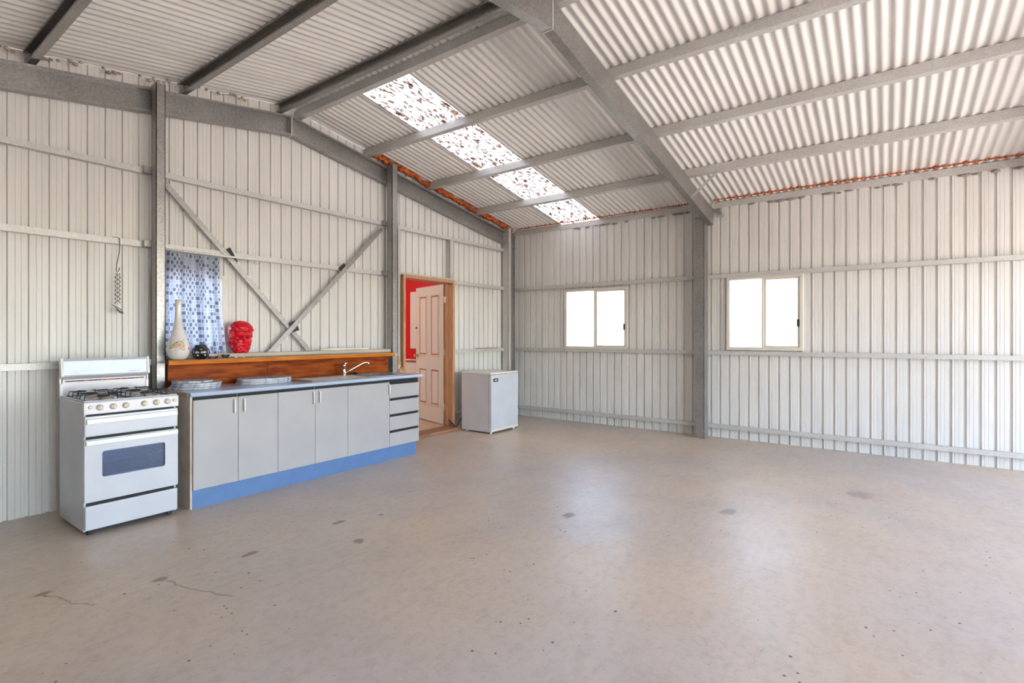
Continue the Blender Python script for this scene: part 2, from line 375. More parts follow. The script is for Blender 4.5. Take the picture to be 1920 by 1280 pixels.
curtain_mat()
def lamp_mat():
    m = bpy.data.materials.new('added_lamp_glow'); m.use_nodes = True; p = m.node_tree.nodes['Principled BSDF']
    p.inputs['Emission Color'].default_value = (1,.9,.75,1); p.inputs['Emission Strength'].default_value = 60; M['added_lamp_glow'] = m  # glow of the lamp added in the red room
lamp_mat()

# ------------------------------------------------------------------ the shed: dimensions
W, D = 8.248, 9.9                 # span and depth
XR, ZR, SL = -4.124, 3.672, .161  # ridge x, rafter-top height at the ridge, roof slope
ROOF0 = 3.798                     # mid-surface of the roof sheets at the ridge
def rt(x): return ZR - SL*abs(x-XR)
def roofz(x): return ROOF0 - SL*abs(x-XR)

# floor and ground
obj('floor', bbox(-W-.02, .02, -D-.02, .04, -.10, 0), 'concrete', kind='structure')
obj('ground', bbox(-45, 40, -45, 45, -.5, -.10), 'ground_gravel', kind='structure')
obj('concrete_apron', bbox(-W-.5, .5, -D-5, -D-.03, -.10, -.01), 'apron_concrete', kind='structure')

# --- ribbed wall cladding, sheet by sheet
PITCH = .117
def groove(u, ph):
    """offset outward of the sheet at position u"""
    t = ((u-ph)/PITCH) % 1.0
    return t
PROF = [(0,0),(.035/PITCH*0+.30,0),(.33,.0025),(.36,0),(.58,0),(.61,.0025),(.64,0),(.755,0),(.795,.018),(.96,.018)]
def breakpoints(u0, u1, ph):
    pts = []; k = math.floor((u0-ph)/PITCH)-1
    while ph + k*PITCH < u1 + PITCH:
        for t, d in PROF: pts.append((ph+(k+t)*PITCH, d))
        k += 1
    return pts
def depth_at(u, pts):
    for (a, da), (b_, db) in zip(pts, pts[1:]):
        if a <= u <= b_: return da + (db-da)*(u-a)/max(b_-a, 1e-9)
    return 0
def clad(parent, u0, u1, place, ztop, openings=(), ph=0, per=6, z0=0):
    """place(u, off, z) -> world point; sheets of `per` ribs, each its own object"""
    edges = []; k = math.ceil((u0-ph)/(PITCH*per)-1e-6); e = ph + k*PITCH*per
    edges = [u0]
    while e < u1-.02:
        if e > u0+.02: edges.append(e)
        e += PITCH*per
    edges.append(u1)
    for si, (a, b_) in enumerate(zip(edges, edges[1:])):
        pts = breakpoints(a, b_, ph); us = {a, min(b_+.012, u1)}
        us |= {u for u, d in pts if a < u < b_}
        for o in openings: us |= {q for q in (o[0], o[1]) if a < q < b_}
        us = sorted(us); us = [u for k, u in enumerate(us) if k == 0 or u-us[k-1] > 1e-4]; lift = .0012*(si % 2)
        bm = B(); cache = {}
        def vert(u, z):
            key = (round(u, 5), round(z, 5))
            if key not in cache: cache[key] = bm.verts.new(place(u, depth_at(u, pts)+lift, z))
            return cache[key]
        for p, q in zip(us, us[1:]):
            m = (p+q)/2; cuts = sorted([(o[2], o[3]) for o in openings if o[0] < m < o[1]]); lo = z0; spans = []
            for c0, c1 in cuts:
                if c0 > lo: spans.append((lo, c0))
                lo = c1
            spans.append((lo, None))
            for s0, s1 in spans:
                if s1 is None: t0, t1 = ztop(p), ztop(q)
                else: t0 = t1 = s1
                if min(t0, t1) <= s0+.001: continue
                bm.faces.new((vert(p, s0), vert(q, s0), vert(q, t1), vert(p, t0)))
        if bm.faces: obj('cladding_sheet', bm, 'cladding', parent)
        else: bm.free()

DOOR = (-2.60, -1.615, 0, 2.145)
WIN3 = (-5.375, -4.775, 1.205, 1.925)
WIN1 = (-2.10, -1.03, 1.140, 2.078)     # y0, y1, z0, z1 on the right wall
WIN2 = (-4.365, -3.48, 1.160, 2.112)
wall_back = empty('wall_back', (-4.1, 0, 0), kind='structure')
clad(wall_back, -W, 0, lambda u, o, z: (u, o, z), lambda u: roofz(u)-.002, [(DOOR[0]-.03, DOOR[1]+.02, 0, 2.15), (WIN3[0]+.01, WIN3[1]-.01, WIN3[2]+.01, WIN3[3]-.01)], ph=-6.15+.1)
wall_right = empty('wall_right', (0, -3.3, 0), kind='structure')
clad(wall_right, -D, 0, lambda u, o, z: (o, u, z), lambda u: 3.11, [(q[0]+.012, q[1]-.012, q[2]+.012, q[3]-.012) for q in (WIN2, WIN1)], ph=-4.196)
wall_left = empty('wall_left', (-W, -3.3, 0), kind='structure')
clad(wall_left, -D, 0, lambda u, o, z: (-W-o, u, z), lambda u: 3.11, [], ph=0)
wall_front = empty('wall_front', (-4.1, -D, 0), kind='structure')
ROLL = [(-7.95, -4.40), (-3.85, -.40)]
clad(wall_front, -W, 0, lambda u, o, z: (u, -D-o, z), lambda u: roofz(u)-.012, [(a, b_, 0, 2.75) for a, b_ in ROLL], ph=0)

# --- girts: little channels running along the walls
GP = [(0,0),(.004,0),(.004,.046),(.056,.046),(.056,0),(.06,0),(.06,.05),(0,.05)]   # open underneath
def girt(parent, a, b_, name='girt', m='galvanised_bright', h=.05):
    bm = B(); prof = [(s, t*h/.05) for s, t in GP]
    extrude(bm, prof, a, b_); obj(name, bm, m, parent)
G1, G2, G3, G4 = 2.783-.05, 2.154-.05, 1.144-.05, .176-.05
for z, spans in ((G1, [(-W, -5.42), (-5.42, -2.86), (-2.86, -.33)]), (G2, [(-W, -5.42), (-5.42, -2.86), (-2.80, -2.655), (-1.60, -.33)]),
                 (G3, [(-W, -5.42), (-5.42, -2.86), (-2.80, -2.655), (-1.60, -.33)])):
    for a, b_ in spans: girt(wall_back, (a, 0, z), (b_, 0, z))
PB0, PB1 = -3.25, -3.13
for z in (G2, G3+.004, G4):
    for a, b_ in ((-.02, PB1+.01), (PB0, -D)): girt(wall_right, (0, b_, z), (0, a, z)) if False else girt(wall_right, (0, a, z), (0, b_, z))
for z in (G2, G3, G4): girt(wall_left, (-W, -D, z), (-W, 0, z))
# door studs and lintel in the kitchen wall
for x0, x1, z0, z1 in ((-2.650, -2.602, 0, G1), (-1.668, -1.585, 2.17, G1)):
    bm = B(); box(bm, x0, x0+.004, -.085, -.005, z0, z1); box(bm, x0, x1, -.085, -.081, z0, z1); box(bm, x1-.004, x1, -.085, -.03, z0, z1); obj('stud', bm, 'galvanised_bright', wall_back)
bm = B(); box(bm, -2.602, -1.585, -.085, -.005, 2.146, 2.175); obj('lintel', bm, 'galvanised_bright', wall_back)
# eave channel at the head of the window wall, split by the post
for a, b_ in ((-.02, -3.24), (-3.33, -D)):
    bm = B(); extrude(bm, [(0,0),(.075,0),(.075,.012),(.071,.012),(.071,.004),(.004,.004),(.004,.075),(.075,.075),(.075,.079),(0,.079)][::1], (-.004, b_, 3.045), (-.004, a, 3.045)); 
    for v in bm.verts: v.co.x = -v.co.x - .079 - .004 if False else v.co.x
    obj('eave_channel', bm, 'galvanised_bright', wall_right)

# --- roof: ceiling > roof sheets, purlins, ridge capping
ceiling = empty('ceiling', (XR, -3.3, 3.0), kind='structure')
CP = .08
def roof_sheet(y0, y1, side, m, name, k=0, s0=.055, s1=None):
    bm = B(); n = max(2, round((y1-y0)/CP*10)); rows = []
    xe = .18 if side > 0 else -W-.18
    xe = xe if s1 is None else XR+side*s1
    xs = [XR + side*s0, (XR+side*s0+xe)/2, xe]
    for i in range(n+1):
        y = y0 + (y1-y0)*i/n; c = .0088*math.cos(2*math.pi*y/CP) + .0016*(k % 2)
        rows.append([bm.verts.new((x, y, roofz(x)+c)) for x in xs])
    for a, b_ in zip(rows, rows[1:]):
        for j in range(2): bm.faces.new((a[j], b_[j], b_[j+1], a[j+1]))
    return obj(name, bm, m, ceiling, smooth=True)
ys = [.06, -.93, -1.655, -2.53, -3.40, -4.26, -5.06, -5.87, -6.75, -7.6, -8.4, -9.2, -10.05]
for k, (a, b_) in enumerate(zip(ys, ys[1:])):
    if k == 1: roof_sheet(b_, a, 1, 'skylight', 'skylight_sheet', 0, .16); roof_sheet(b_, a, 1, 'roofing', 'roof_sheet', 1, .055, .165)
    else: roof_sheet(b_-(.03 if k != 0 else .02), a+(.0 if k != 2 else .015), 1, 'roofing', 'roof_sheet', k)
ysl = [.06-.84*i for i in range(13)]; ysl[-1] = -10.05
for k, (a, b_) in enumerate(zip(ysl, ysl[1:])): roof_sheet(b_-.03, a, -1, 'roofing', 'roof_sheet', k)
for sd in (1, -1):
    xe = .18 if sd > 0 else -W-.18
    for yb in (.055, -10.045):
        bm = B(); poly(bm, [(XR, yb, roofz(XR)-.16), (xe, yb, roofz(xe)-.16), (xe, yb, roofz(xe)+.03), (XR, yb, roofz(XR)+.03)], .004, (0,1,0)); obj('barge_light_block', bm, 'roofing', ceiling)  # outer plate added to block sky light through the gable roof gap
    xg = .06 if sd > 0 else -W-.06
    bm = bbox(xg-.03, xg+.06, -10.05, .06, 2.98, 3.112); obj('eave_light_block', bm, 'roofing', ceiling)  # unseen box added outside to block sky light through the eave gap
bm = B(); extrude(bm, [(-.16,-.0),(0,.035),(.16,0),(.16,.002),(0,.037),(-.16,.002)], (XR, -10.05, ROOF0-.01), (XR, .06, ROOF0-.01)); obj('ridge_capping', bm, 'roofing', ceiling)
# purlins (right slope: web towards the camera side; left slope: open towards it)
def purlin(x, side):
    z = rt(x)+.026; h = roofz(x)-.009-z
    bm = B(); prof = cprof(h, .055, .003, .012)
    if side > 0: prof = [(s, t) for s, t in prof]
    else: prof = [(.055-s, t) for s, t in prof][::-1]
    up = Vector((SL*side, 0, 1)).normalized()
    # sweep along -y so that the side axis is -x ... choose explicit axes
    a, b_ = Vector((x, .0, z)), Vector((x, -D-.05, z)); sx = Vector((1, 0, -SL*side)).normalized()
    v0 = [bm.verts.new(a + sx*s + up*t) for s, t in prof]; v1 = [bm.verts.new(b_ + sx*s + up*t) for s, t in prof]; n = len(prof)
    for i in range(n): bm.faces.new((v0[i], v0[(i+1) % n], v1[(i+1) % n], v1[i]))
    bm.faces.new(v0[::-1]); bm.faces.new(v1)
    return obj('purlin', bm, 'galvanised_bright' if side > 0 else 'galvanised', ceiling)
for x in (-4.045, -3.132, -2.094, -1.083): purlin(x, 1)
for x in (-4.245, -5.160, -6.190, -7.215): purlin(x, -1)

# --- portal frames
def frame(yw, dirn, label, web_first=True):
    """yw = y of the web; flanges go to yw+dirn*.076"""
    f = empty('portal_frame', (XR, yw, 0), label, 'steel frame')
    dp = .206
    for side in (1, -1):
        xe = -.06 if side > 0 else -W+.06
        bm = B(); prof = cprof(dp, .076*dirn, .005*dirn, 0)
        prof = [(0,0),(.076*dirn,0),(.076*dirn,.018),(.072*dirn,.018),(.072*dirn,.005),(.005*dirn,.005),(.005*dirn,dp-.005),(.072*dirn,dp-.005),(.072*dirn,dp-.018),(.076*dirn,dp-.018),(.076*dirn,dp),(0,dp)]
        a, b_ = Vector((XR, yw, rt(XR)-dp)), Vector((xe, yw, rt(xe)-dp))
        v0 = [bm.verts.new(a + Vector((0, s, t))) for s, t in prof]; v1 = [bm.verts.new(b_ + Vector((0, s, t))) for s, t in prof]; n = len(prof)
        for i in range(n): bm.faces.new((v0[i], v0[(i+1) % n], v1[(i+1) % n], v1[i]))
        bm.faces.new(v0[::-1]); bm.faces.new(v1)
        obj('rafter', bm, 'galvanised', f)
    y0, y1 = sorted((yw-.004*dirn, yw+.080*dirn))
    bm = bbox(XR-.006, XR+.006, y0, y1, rt(XR)-dp-.006, rt(XR)+.004); obj('apex_plate', bm, 'galvanised_bright', f)
    return f
fr_g = frame(-.024, -1, 'galvanised steel gable frame set against the kitchen wall')
fr_m = frame(-3.32, 1, 'galvanised portal frame crossing overhead beside the two windows, its post between them')
fr_n = frame(-6.62, 1, 'galvanised portal frame behind the camera, next in line after the middle one')
fr_f = frame(-9.80, -1, 'galvanised steel frame at the open front of the shed')
def cpost(f, x0, x1, y0, y1, z1, open_side, name='post', m='galvanised'):
    """channel post; open_side in +x,-x,+y,-y"""
    t = .005; bm = B()
    if open_side != '-x': box(bm, x0, x0+t, y0, y1, 0, z1)
    if open_side != '+x': box(bm, x1-t, x1, y0, y1, 0, z1)
    if open_side != '-y': box(bm, x0, x1, y0, y0+t, 0, z1)
    if open_side != '+y': box(bm, x0, x1, y1-t, y1, 0, z1)
    return obj(name, bm, m, f)
# middle frame posts
cpost(fr_m, -.222, -.062, PB0, PB1, rt(-.2)-.02, '+y')
cpost(fr_m, -W+.062, -W+.222, PB0, PB1, rt(-.2)-.02, '+y')
# bolted cleats and bolts at the eave of the middle frame
for cy in (-3.185,):
    bm = bbox(-.230, -.223, cy-.055, cy+.055, 2.90, 2.965); c1 = obj('cleat', bm, 'galvanised_bright', fr_m)
    bm = B(); lathe(bm, [(.010,0),(.010,-.006),(.006,-.012)], (-.230, cy, 2.93), 8, 'x'); obj('bolt', bm, 'steel', c1)
bm = B(); poly(bm, [(-.03,-3.46,2.905),(-.03,-3.39,2.905),(-.03,-3.39,2.965),(-.03,-3.46,2.965)], -.006, (1,0,0)); c1 = obj('cleat', bm, 'galvanised_bright', fr_m)
bm = B(); lathe(bm, [(.010,0),(.010,-.006),(.006,-.012)], (-.036, -3.425, 2.935), 8, 'x'); obj('bolt', bm, 'steel', c1)
bm = B(); extrude(bm, [(-.022,-.004),(.022,-.004),(.022,.004),(-.022,.004)], (-.06,-3.26,3.04), (-.05,-3.42,2.96), up=(1,0,0)); obj('knee_bracket', bm, 'galvanised', fr_m)
bm = B(); extrude(bm, [(-.014,-.002),(.014,-.002),(.014,.002),(-.014,.002)], (-1.03,-3.325,rt(-1.03)-.205), (-1.06,-3.63,rt(-1.06)+.03), up=(1,0,0)); obj('fly_brace', bm, 'galvanised_bright', fr_m)
# gable corner posts
bm = B(); box(bm, -.335, -.330, -.15, -.03, 0, 3.12); box(bm, -.335, -.255, -.15, -.145, 0, 3.12); box(bm, -.260,-.255,-.15,-.06,0,3.12); obj('post', bm, 'galvanised_bright', fr_g)
bm = B(); box(bm, -.235, -.08, -.075, -.070, 0, 3.08); box(bm, -.235, -.230, -.10, -.070, 0, 3.08); box(bm, -.085, -.08, -.10, -.07, 0, 3.08); obj('corner_channel', bm, 'galvanised', fr_g)
bm = B(); box(bm, -W+.08, -W+.30, -.15, -.03, 0, 3.10); obj('post', bm, 'galvanised', fr_g)
bm = B(); lathe(bm, [(.014,0),(.014,-.008),(.008,-.014)], (-.36, -.105, rt(-.36)-.05), 8, 'y'); obj('bolt', bm, 'steel', fr_g)
for x in (-.30, -W+.12, -4.12): cpost(fr_f, x-.07, x+.07, -9.79, -9.67, rt(x)-.2, '+y')
# two gable mullion posts in front of the rafter
for x0, x1, lab in ((-5.412, -5.342, 'tall galvanised channel post standing behind the cooker and the left end of the worktop'),
                    (-2.845, -2.758, 'tall galvanised channel post between the orange shelf and the door')):
    p = empty('steel_post', ((x0+x1)/2, -.15, 0), lab, 'post', group='gable wall posts')
    zt = rt(x0)+.02
    bm = B(); t = .005
    box(bm, x0, x0+t, -.205, -.075 if zt < 0 else -.108, 0, zt); box(bm, x0, x1, -.205, -.200, 0, zt); box(bm, x0, x1, -.113, -.108, 0, zt); box(bm, x1-t, x1, -.205, -.190, 0, zt); box(bm, x1-t, x1, -.123, -.108, 0, zt)
    obj('channel', bm, 'galvanised', p)
    for zg in (G1, G2, G3):
        bm = bbox(x0-.05, x0, -.107, -.06, zg+.0, zg+.055); obj('cleat', bm, 'galvanised', p)

# --- diagonal braces
def strap(bm, a, b_, wd=.05, t=.003):
    return extrude(bm, [(-wd/2,-t/2),(wd/2,-t/2),(wd/2,t/2),(-wd/2,t/2)], a, b_, up=(0,-1,0))
b1 = empty('cross_brace', (-3.85, -.068, 1.19), 'galvanised strap brace sloping down to the right from the left post', 'brace', 'wall braces')
bm = B(); strap(bm, (-5.345,-.068,2.74), (-3.865,-.068,1.150)); obj('strap', bm, 'galvanised', b1)
b2 = empty('cross_brace', (-4.37, -.082, 1.19), 'galvanised strap brace sloping down to the left from the post by the door', 'brace', 'wall braces')
bm = B(); strap(bm, (-2.905,-.082,2.683), (-4.375,-.082,1.150)); obj('strap', bm, 'galvanised', b2)
def pad(parent, c, wd, hg, rot, y):
    bm = B(); pts = []
    for sx, sz in ((-1,-1),(1,-1),(1,1),(-1,1)):
        x, z = sx*wd/2, sz*hg/2; pts.append((c[0]+x*math.cos(rot)-z*math.sin(rot), y, c[1]+x*math.sin(rot)+z*math.cos(rot)))
    poly(bm, pts, .004, (0,1,0)); obj('black_pad', bm, 'black_rubber', parent)
pad(b1, (-4.735, 2.115), .075, .15, R(30), -.066)
pad(b2, (-4.085, 1.445), .09, .11, R(20), -.0795)
pad(b2, (-3.475, 2.135), .06, .10, R(-45), -.0795)

# ------------------------------------------------------------------ windows
def window(n, y0, y1, z0, z1):
    w_ = empty('window_%d' % n, (0, (y0+y1)/2, z0), kind='structure')
    fw = .042; xa, xb = -.030, .035
    bm = B()
    for a in ((y0, y1, z0, z0+fw), (y0, y1, z1-fw, z1), (y0, y0+fw, z0+fw, z1-fw), (y1-fw, y1, z0+fw, z1-fw)): box(bm, xa, xb, *a, .004, 1)
    obj('outer_frame', bm, 'cream_frame', w_)
    ym = (y0+y1)/2
    # fixed light on the far side (larger y), sliding sash on the near side
    obj('mullion', bbox(-.022, .03, ym-.004, ym+.022, z0+fw, z1-fw, .003, 1), 'cream_frame', w_)
    obj('pane', bbox(.008, .012, ym+.022, y1-fw, z0+fw, z1-fw), 'window_glass', w_)
    s0, s1, c0, c1, sw = y0+fw, ym-.004, z0+fw, z1-fw, .020
    bm = B()
    for a in ((s0, s1, c0, c0+sw), (s0, s1, c1-sw, c1), (s0, s0+sw, c0+sw, c1-sw), (s1-sw*1.4, s1, c0+sw, c1-sw)): box(bm, -.014, .006, *a, .002, 1)
    sash = obj('sash', bm, 'cream_frame', w_)
    obj('pane', bbox(-.006, -.002, s0+sw, s1-sw*1.4, c0+sw, c1-sw), 'window_glass', sash)
    zl = z0+.36*(z1-z0)
    lt = obj('latch', bbox(-.040, -.014, s0-.002, s0+.026, zl-.045, zl+.045, .003, 1), 'black_rubber', sash)
    for yy in (s0+.085, s1-.085):
        bm = B(); tube(bm, [(-.017,yy-.011,c0+sw),(-.017,yy-.011,c0+sw+.03),(-.017,yy+.011,c0+sw+.03),(-.017,yy+.011,c0+sw)], .003, 5); obj('clip', bm, 'pvc_white', sash)
    return w_
window(1, *WIN1); window(2, *WIN2)
# small kitchen window behind the curtain
w3 = empty('window_3', (-5.15, 0, 1.205), kind='structure')
x0, x1, z0, z1 = WIN3; fw = .028; bm = B()
for a in ((x0, x1, z0, z0+fw), (x0, x1, z1-fw, z1), (x0, x0+fw, z0+fw, z1-fw), (x1-fw, x1, z0+fw, z1-fw)): box(bm, a[0], a[1], -.04, .04, a[2], a[3], .004, 1)
obj('outer_frame', bm, 'cream_frame', w3)
obj('pane', bbox(x0+fw, x1-fw, .004, .008, z0+fw, z1-fw), 'window_glass', w3)
obj('mullion', bbox(-5.10, -5.08, -.01, .03, z0+fw, z1-fw), 'cream_frame', w3)

# ------------------------------------------------------------------ door and the red room beyond
FZ = .045
door = empty('door_1', (-2.11, -.05, 0), kind='structure')
JX0, JX1, JY0, JY1 = -2.60, -1.615, -.135, .03
jt = .045
fo = obj('door_frame', bbox(JX0, JX0+jt, JY0, JY1, FZ, 2.145, .003, 1), 'timber', door)
obj('jamb', bbox(JX1-jt, JX1, JY0, JY1, FZ, 2.145, .003, 1), 'timber', fo)
obj('head', bbox(JX0+jt, JX1-jt, JY0, JY1, 2.100, 2.145, .003, 1), 'timber', fo)
obj('stop', bbox(JX1-jt-.014, JX1-jt, -.035, .0, FZ, 2.1), 'timber', fo)
bm = bbox(JX0-.02, JX1+.02, -.255, -.01, .0, .044, .004, 1); obj('sill', bm, 'timber_sill', door)
# the leaf, hinged on the right jamb and swung into the red room
HX, HY = JX1-jt-.012, JY1+.012
LW, LH, LT = .845, 2.04, .038; ang = R(74)           # direction of the leaf from its hinge
ca, sa = math.cos(ang), math.sin(ang)
def leaf(bm):      # local: l along leaf 0..LW, n = thickness 0..LT (n=0 is the face towards the camera), z
    for v in bm.verts:
        l, n, z = v.co
        v.co = Vector((HX + ca*l + sa*n*1.0, HY + sa*l - ca*n, FZ+.012+z))
    return bm
def lbox(l0, l1, n0, n1, z0, z1, b=0): return leaf(bbox(l0, l1, n0, n1, z0, z1, b, 1))
lf = obj('door_leaf', lbox(0, LW, 0, LT, 0, LH), 'door_paint', door)
st = .105; mid = LW/2
rects = [(st, mid-.05, .98, LH-.13), (mid+.05, LW-st, .98, LH-.13), (st, mid-.05, .24, .80), (mid+.05, LW-st, .24, .80)]
for l0, l1, z0, z1 in rects:
    pn = obj('panel', lbox(l0+.045, l1-.045, -.006, 0, z0+.045, z1-.045, .003), 'door_panel_paint', lf)
    bm = B(); g = .018
    for a in ((l0+.022, l1-.022, z0+.022, z0+.022+g), (l0+.022, l1-.022, z1-.022-g, z1-.022), (l0+.022, l0+.022+g, z0+.04, z1-.04), (l1-.022-g, l1-.022, z0+.04, z1-.04)): box(bm, a[0], a[1], -.003, 0, a[2], a[3])
    obj('brown_groove', leaf(bm), 'door_brown', lf)
    bm = B(); g = .020
    for a in ((l0, l1, z0, z0+g), (l0, l1, z1-g, z1), (l0, l0+g, z0+g, z1-g), (l1-g, l1, z0+g, z1-g)): box(bm, a[0], a[1], -.010, 0, a[2], a[3], .003, 1)
    obj('moulding', leaf(bm), 'door_paint', lf)
bm = B(); lathe(bm, [(.026,0),(.026,-.006),(.010,-.010),(.010,-.035),(.022,-.042),(.027,-.055),(.022,-.068),(.006,-.074)], (LW-.06, 0, .98), 16, 'y'); leaf(bm); obj('knob', bm, 'brass', lf, smooth=True)
bm = lbox(LW-.04, LW+.004, -.006, 0, 1.40, 1.425); obj('bolt_catch', bm, 'black_rubber', lf)
obj('leaf_edge', lbox(-.004, 0, 0, LT, 0, LH), 'timber', lf)
for z in (.22, 1.02, 1.78):
    bm = B(); lathe(bm, [(.008,0),(.008,.09)], (HX-.006, HY-.012, FZ+z), 10, 'z'); box(bm, HX-.004, JX1-jt+.0, HY-.05, HY-.012, FZ+z, FZ+z+.09); obj('hinge', bm, 'hinge_metal', door)
# red room
AX0, AX1, AY1, AZ1 = -4.2, -1.16, 3.2, 2.5
obj('floor_annex', bbox(AX0, AX1, .035, AY1, -.09, FZ), 'annex_floor', kind='structure')
def redwall(name, x0, x1, y0, y1, up='red_paint'):
    w_ = empty(name, ((x0+x1)/2, (y0+y1)/2, FZ), kind='structure')
    obj('painted_upper', bbox(x0, x1, y0, y1, .95, AZ1), up, w_)
    obj('painted_lower', bbox(x0, x1, y0, y1, FZ, .95), 'plaster_white', w_)
    d = .012
    if x1-x0 < y1-y0:
        s = -1 if x0 > -2 else 1; xx = (x0-d, x0) if s < 0 else (x1, x1+d)
        obj('dado_rail', bbox(*xx, y0, y1, .905, .935), 'timber_sill', w_); obj('white_bead', bbox(*xx, y0, y1, .935, .955), 'plaster_white', w_)
    else: obj('dado_rail', bbox(x0, x1, y0-d, y0, .905, .935), 'timber_sill', w_)
redwall('wall_annex_right', AX1, AX1+.08, .04, AY1); redwall('wall_annex_back', AX0, AX1, AY1, AY1+.08); redwall('wall_annex_left', AX0-.08, AX0, .04, AY1, 'plaster_white')
obj('ceiling_annex', bbox(AX0-.08, AX1+.08, .04, AY1+.08, AZ1, AZ1+.04), 'plaster_white', kind='structure')
bm = bbox(AX1-.022, AX1-.001, .75, 1.265, 1.13, 2.075, .003, 1); obj('wall_board', bm, 'plaster_white', None, label='white rectangular board on the red wall behind the open door', cat='board')
lamp = empty('added_ceiling_lamp', (-3.0, 1.5, AZ1-.16), 'unseen round white ceiling lamp added to light the red room', 'lamp')  # out-of-view lamp added to brighten the red room and its door
bm = B(); lathe(bm, [(.05,.16),(.06,.12),(.03,.11)], (-3.0,1.5,AZ1-.16), 16); obj('base', bm, 'lamp_shell', lamp, True)
bm = B(); lathe(bm, [(.006,.0),(.05,.012),(.075,.05),(.06,.10),(.03,.115)], (-3.0,1.5,AZ1-.16), 20); obj('bulb', bm, 'added_lamp_glow', lamp, True)

# ------------------------------------------------------------------ expanding foam and sealant
def foam_run(name, label, pts_fn, n, rmin, rmax, mname='foam_orange', gap=0.0, kind=None):
    bm = B()
    for i in range(n):
        if random.random() < gap: continue
        p, sx, sy, sz = pts_fn(i/(n-1)); r = random.uniform(rmin, rmax)
        blob(bm, p, r, sx, sy, sz, .35, 1 if rmax < .03 else 2, i)
    return obj(name, bm, mname, None, smooth=True, label=label, cat='foam', kind=kind)
def eave_fn(y0, y1):
    def f(t):
        y = y0+(y1-y0)*t; y = round(y/(CP/2))*(CP/2)
        big = 1 if round(y/(CP/2)) % 2 == 0 else .65
        return (-.092, y, 3.134+random.uniform(-.003,.003)), big*.8, 1.25, big*.8
    return f
foam_run('expanding_foam', 'orange foam bead along the top of the window wall, right of the steel post', eave_fn(-3.36, -6.5), 80, .017, .025)
foam_run('expanding_foam', 'orange foam bead above the window wall between the corner and the post', eave_fn(-.15, -3.05), 74, .012, .021)
def gable_fn(x0, x1):
    def f(t):
        x = x0+(x1-x0)*t
        return (x, -.085+random.uniform(-.015,.015), roofz(x)-.045+random.uniform(-.018,.018)), 1.3, 1, 1
    return f
foam_run('expanding_foam', 'bright orange foam lumps filling the gap above the sloping gable beam near the corner', gable_fn(-.16, -3.05), 74, .024, .038)
foam_run('expanding_foam', 'dirty cream and brown foam crumbs above the gable beam left of the ridge', gable_fn(-4.6, -6.7), 60, .010, .019, 'foam_crumb', gap=.3, kind='stuff')
def seal_fn(y0, y1):
    def f(t):
        y = y0+(y1-y0)*t+random.uniform(-.05,.05); return (-.012, y, 3.035+random.uniform(-.012,.004)), .6, random.uniform(1.5,3.5), .7
    return f
foam_run('sealant_smear', 'grey sealant smears under the eave channel above the windows', seal_fn(-1.2, -6.3), 46, .015, .028, 'sealant_grey', gap=.25, kind='stuff')
bm = B()
for i, (x, y, z, r) in enumerate(((-2.70,-.115,1.03,.05),(-2.69,-.12,.98,.06),(-2.70,-.11,.92,.065),(-2.67,-.14,.86,.055),(-2.72,-.12,.84,.06),(-2.64,-.15,.90,.03))): blob(bm, (x, y, z), r, .8, .8, 1.2, .5, 3, i+3)
obj('foam_lump', bm, 'foam_tan', None, True, label='tan lumpy foam bulging out between the post and the door frame', cat='foam')

# ------------------------------------------------------------------ kitchen
CT = .905; CF = -.845       # worktop height, front face
WX0, WX1 = -5.405, -2.945
wt = empty('worktop', ((WX0+WX1)/2, -.5, CT-.035), 'long pale blue laminate worktop over the grey kitchen cupboards', 'worktop')
BX0, BX1, BY0, BY1 = -3.62, -3.17, -.70, -.36       # sink cut-out
bm = B(); T0 = CT-.034
box(bm, WX0, BX0, CF+.015, -.215, T0, CT); box(bm, BX1, WX1, CF+.015, -.215, T0, CT); box(bm, BX0, BX1, CF+.015, BY0, T0, CT); box(bm, BX0, BX1, BY1, -.215, T0, CT)
obj('top', bm, 'worktop_blue', wt)
bm = B(); n = 6; prof = [(CF+.016-.017*math.sin(math.pi*k/n), (T0+CT)/2-.017*math.cos(math.pi*k/n)) for k in range(n+1)]
v0 = [bm.verts.new((WX0, a, b_)) for a, b_ in prof]; v1 = [bm.verts.new((WX1, a, b_)) for a, b_ in prof]
for i in range(n): bm.faces.new((v0[i], v0[i+1], v1[i+1], v1[i]))
bm.faces.new(v0); bm.faces.new(v1[::-1]); obj('rounded_edge', bm, 'worktop_blue', wt)
obj('end_board', bbox(WX0-.006, WX0, CF+.05, -.215, T0-.0, CT-.002), 'chipboard', wt)
# splashback of two stained panels
sb = empty('splashback', (-4.1, -.214, CT), 'orange-brown stained timber splashback behind the sink', 'splashback')
for a, b_ in ((-5.335, -4.445), (-4.435, -2.935)): obj('board', bbox(a, b_, -.232, -.212, CT+.0005, 1.105, .002, 1), 'splash_wood', sb)
obj('cover_strip', bbox(-4.46, -4.42, -.236, -.232, CT+.03, 1.105), 'splash_wood', sb)
# shelf
sh = empty('wall_shelf', (-4.1, -.2, 1.105), 'long shelf with orange front edge above the splashback', 'shelf')
bm = B(); poly(bm, [(-5.393,-.40,1.108),(-2.985,-.40,1.108),(-2.985,-.212,1.108),(-5.325,-.212,1.108),(-5.325,-.24,1.108)], .034, (0,0,1)); obj('board', bm, 'shelf_top', sh)
obj('front_edge', bbox(-5.395, -2.982, -.414, -.40, 1.105, 1.143, .002, 1), 'shelf_edge', sh)
obj('back_ledge', bbox(-5.335, -2.87, -.207, -.1, 1.146, 1.182, .002, 1), 'shelf_top', sh)
obj('back_board', bbox(-5.333, -2.87, -.1, -.092, 1.120, 1.182), 'shelf_top', sh)
obj('end_bracket', bbox(-2.985, -2.93, -.40, -.212, 1.108, 1.142), 'shelf_top', sh)

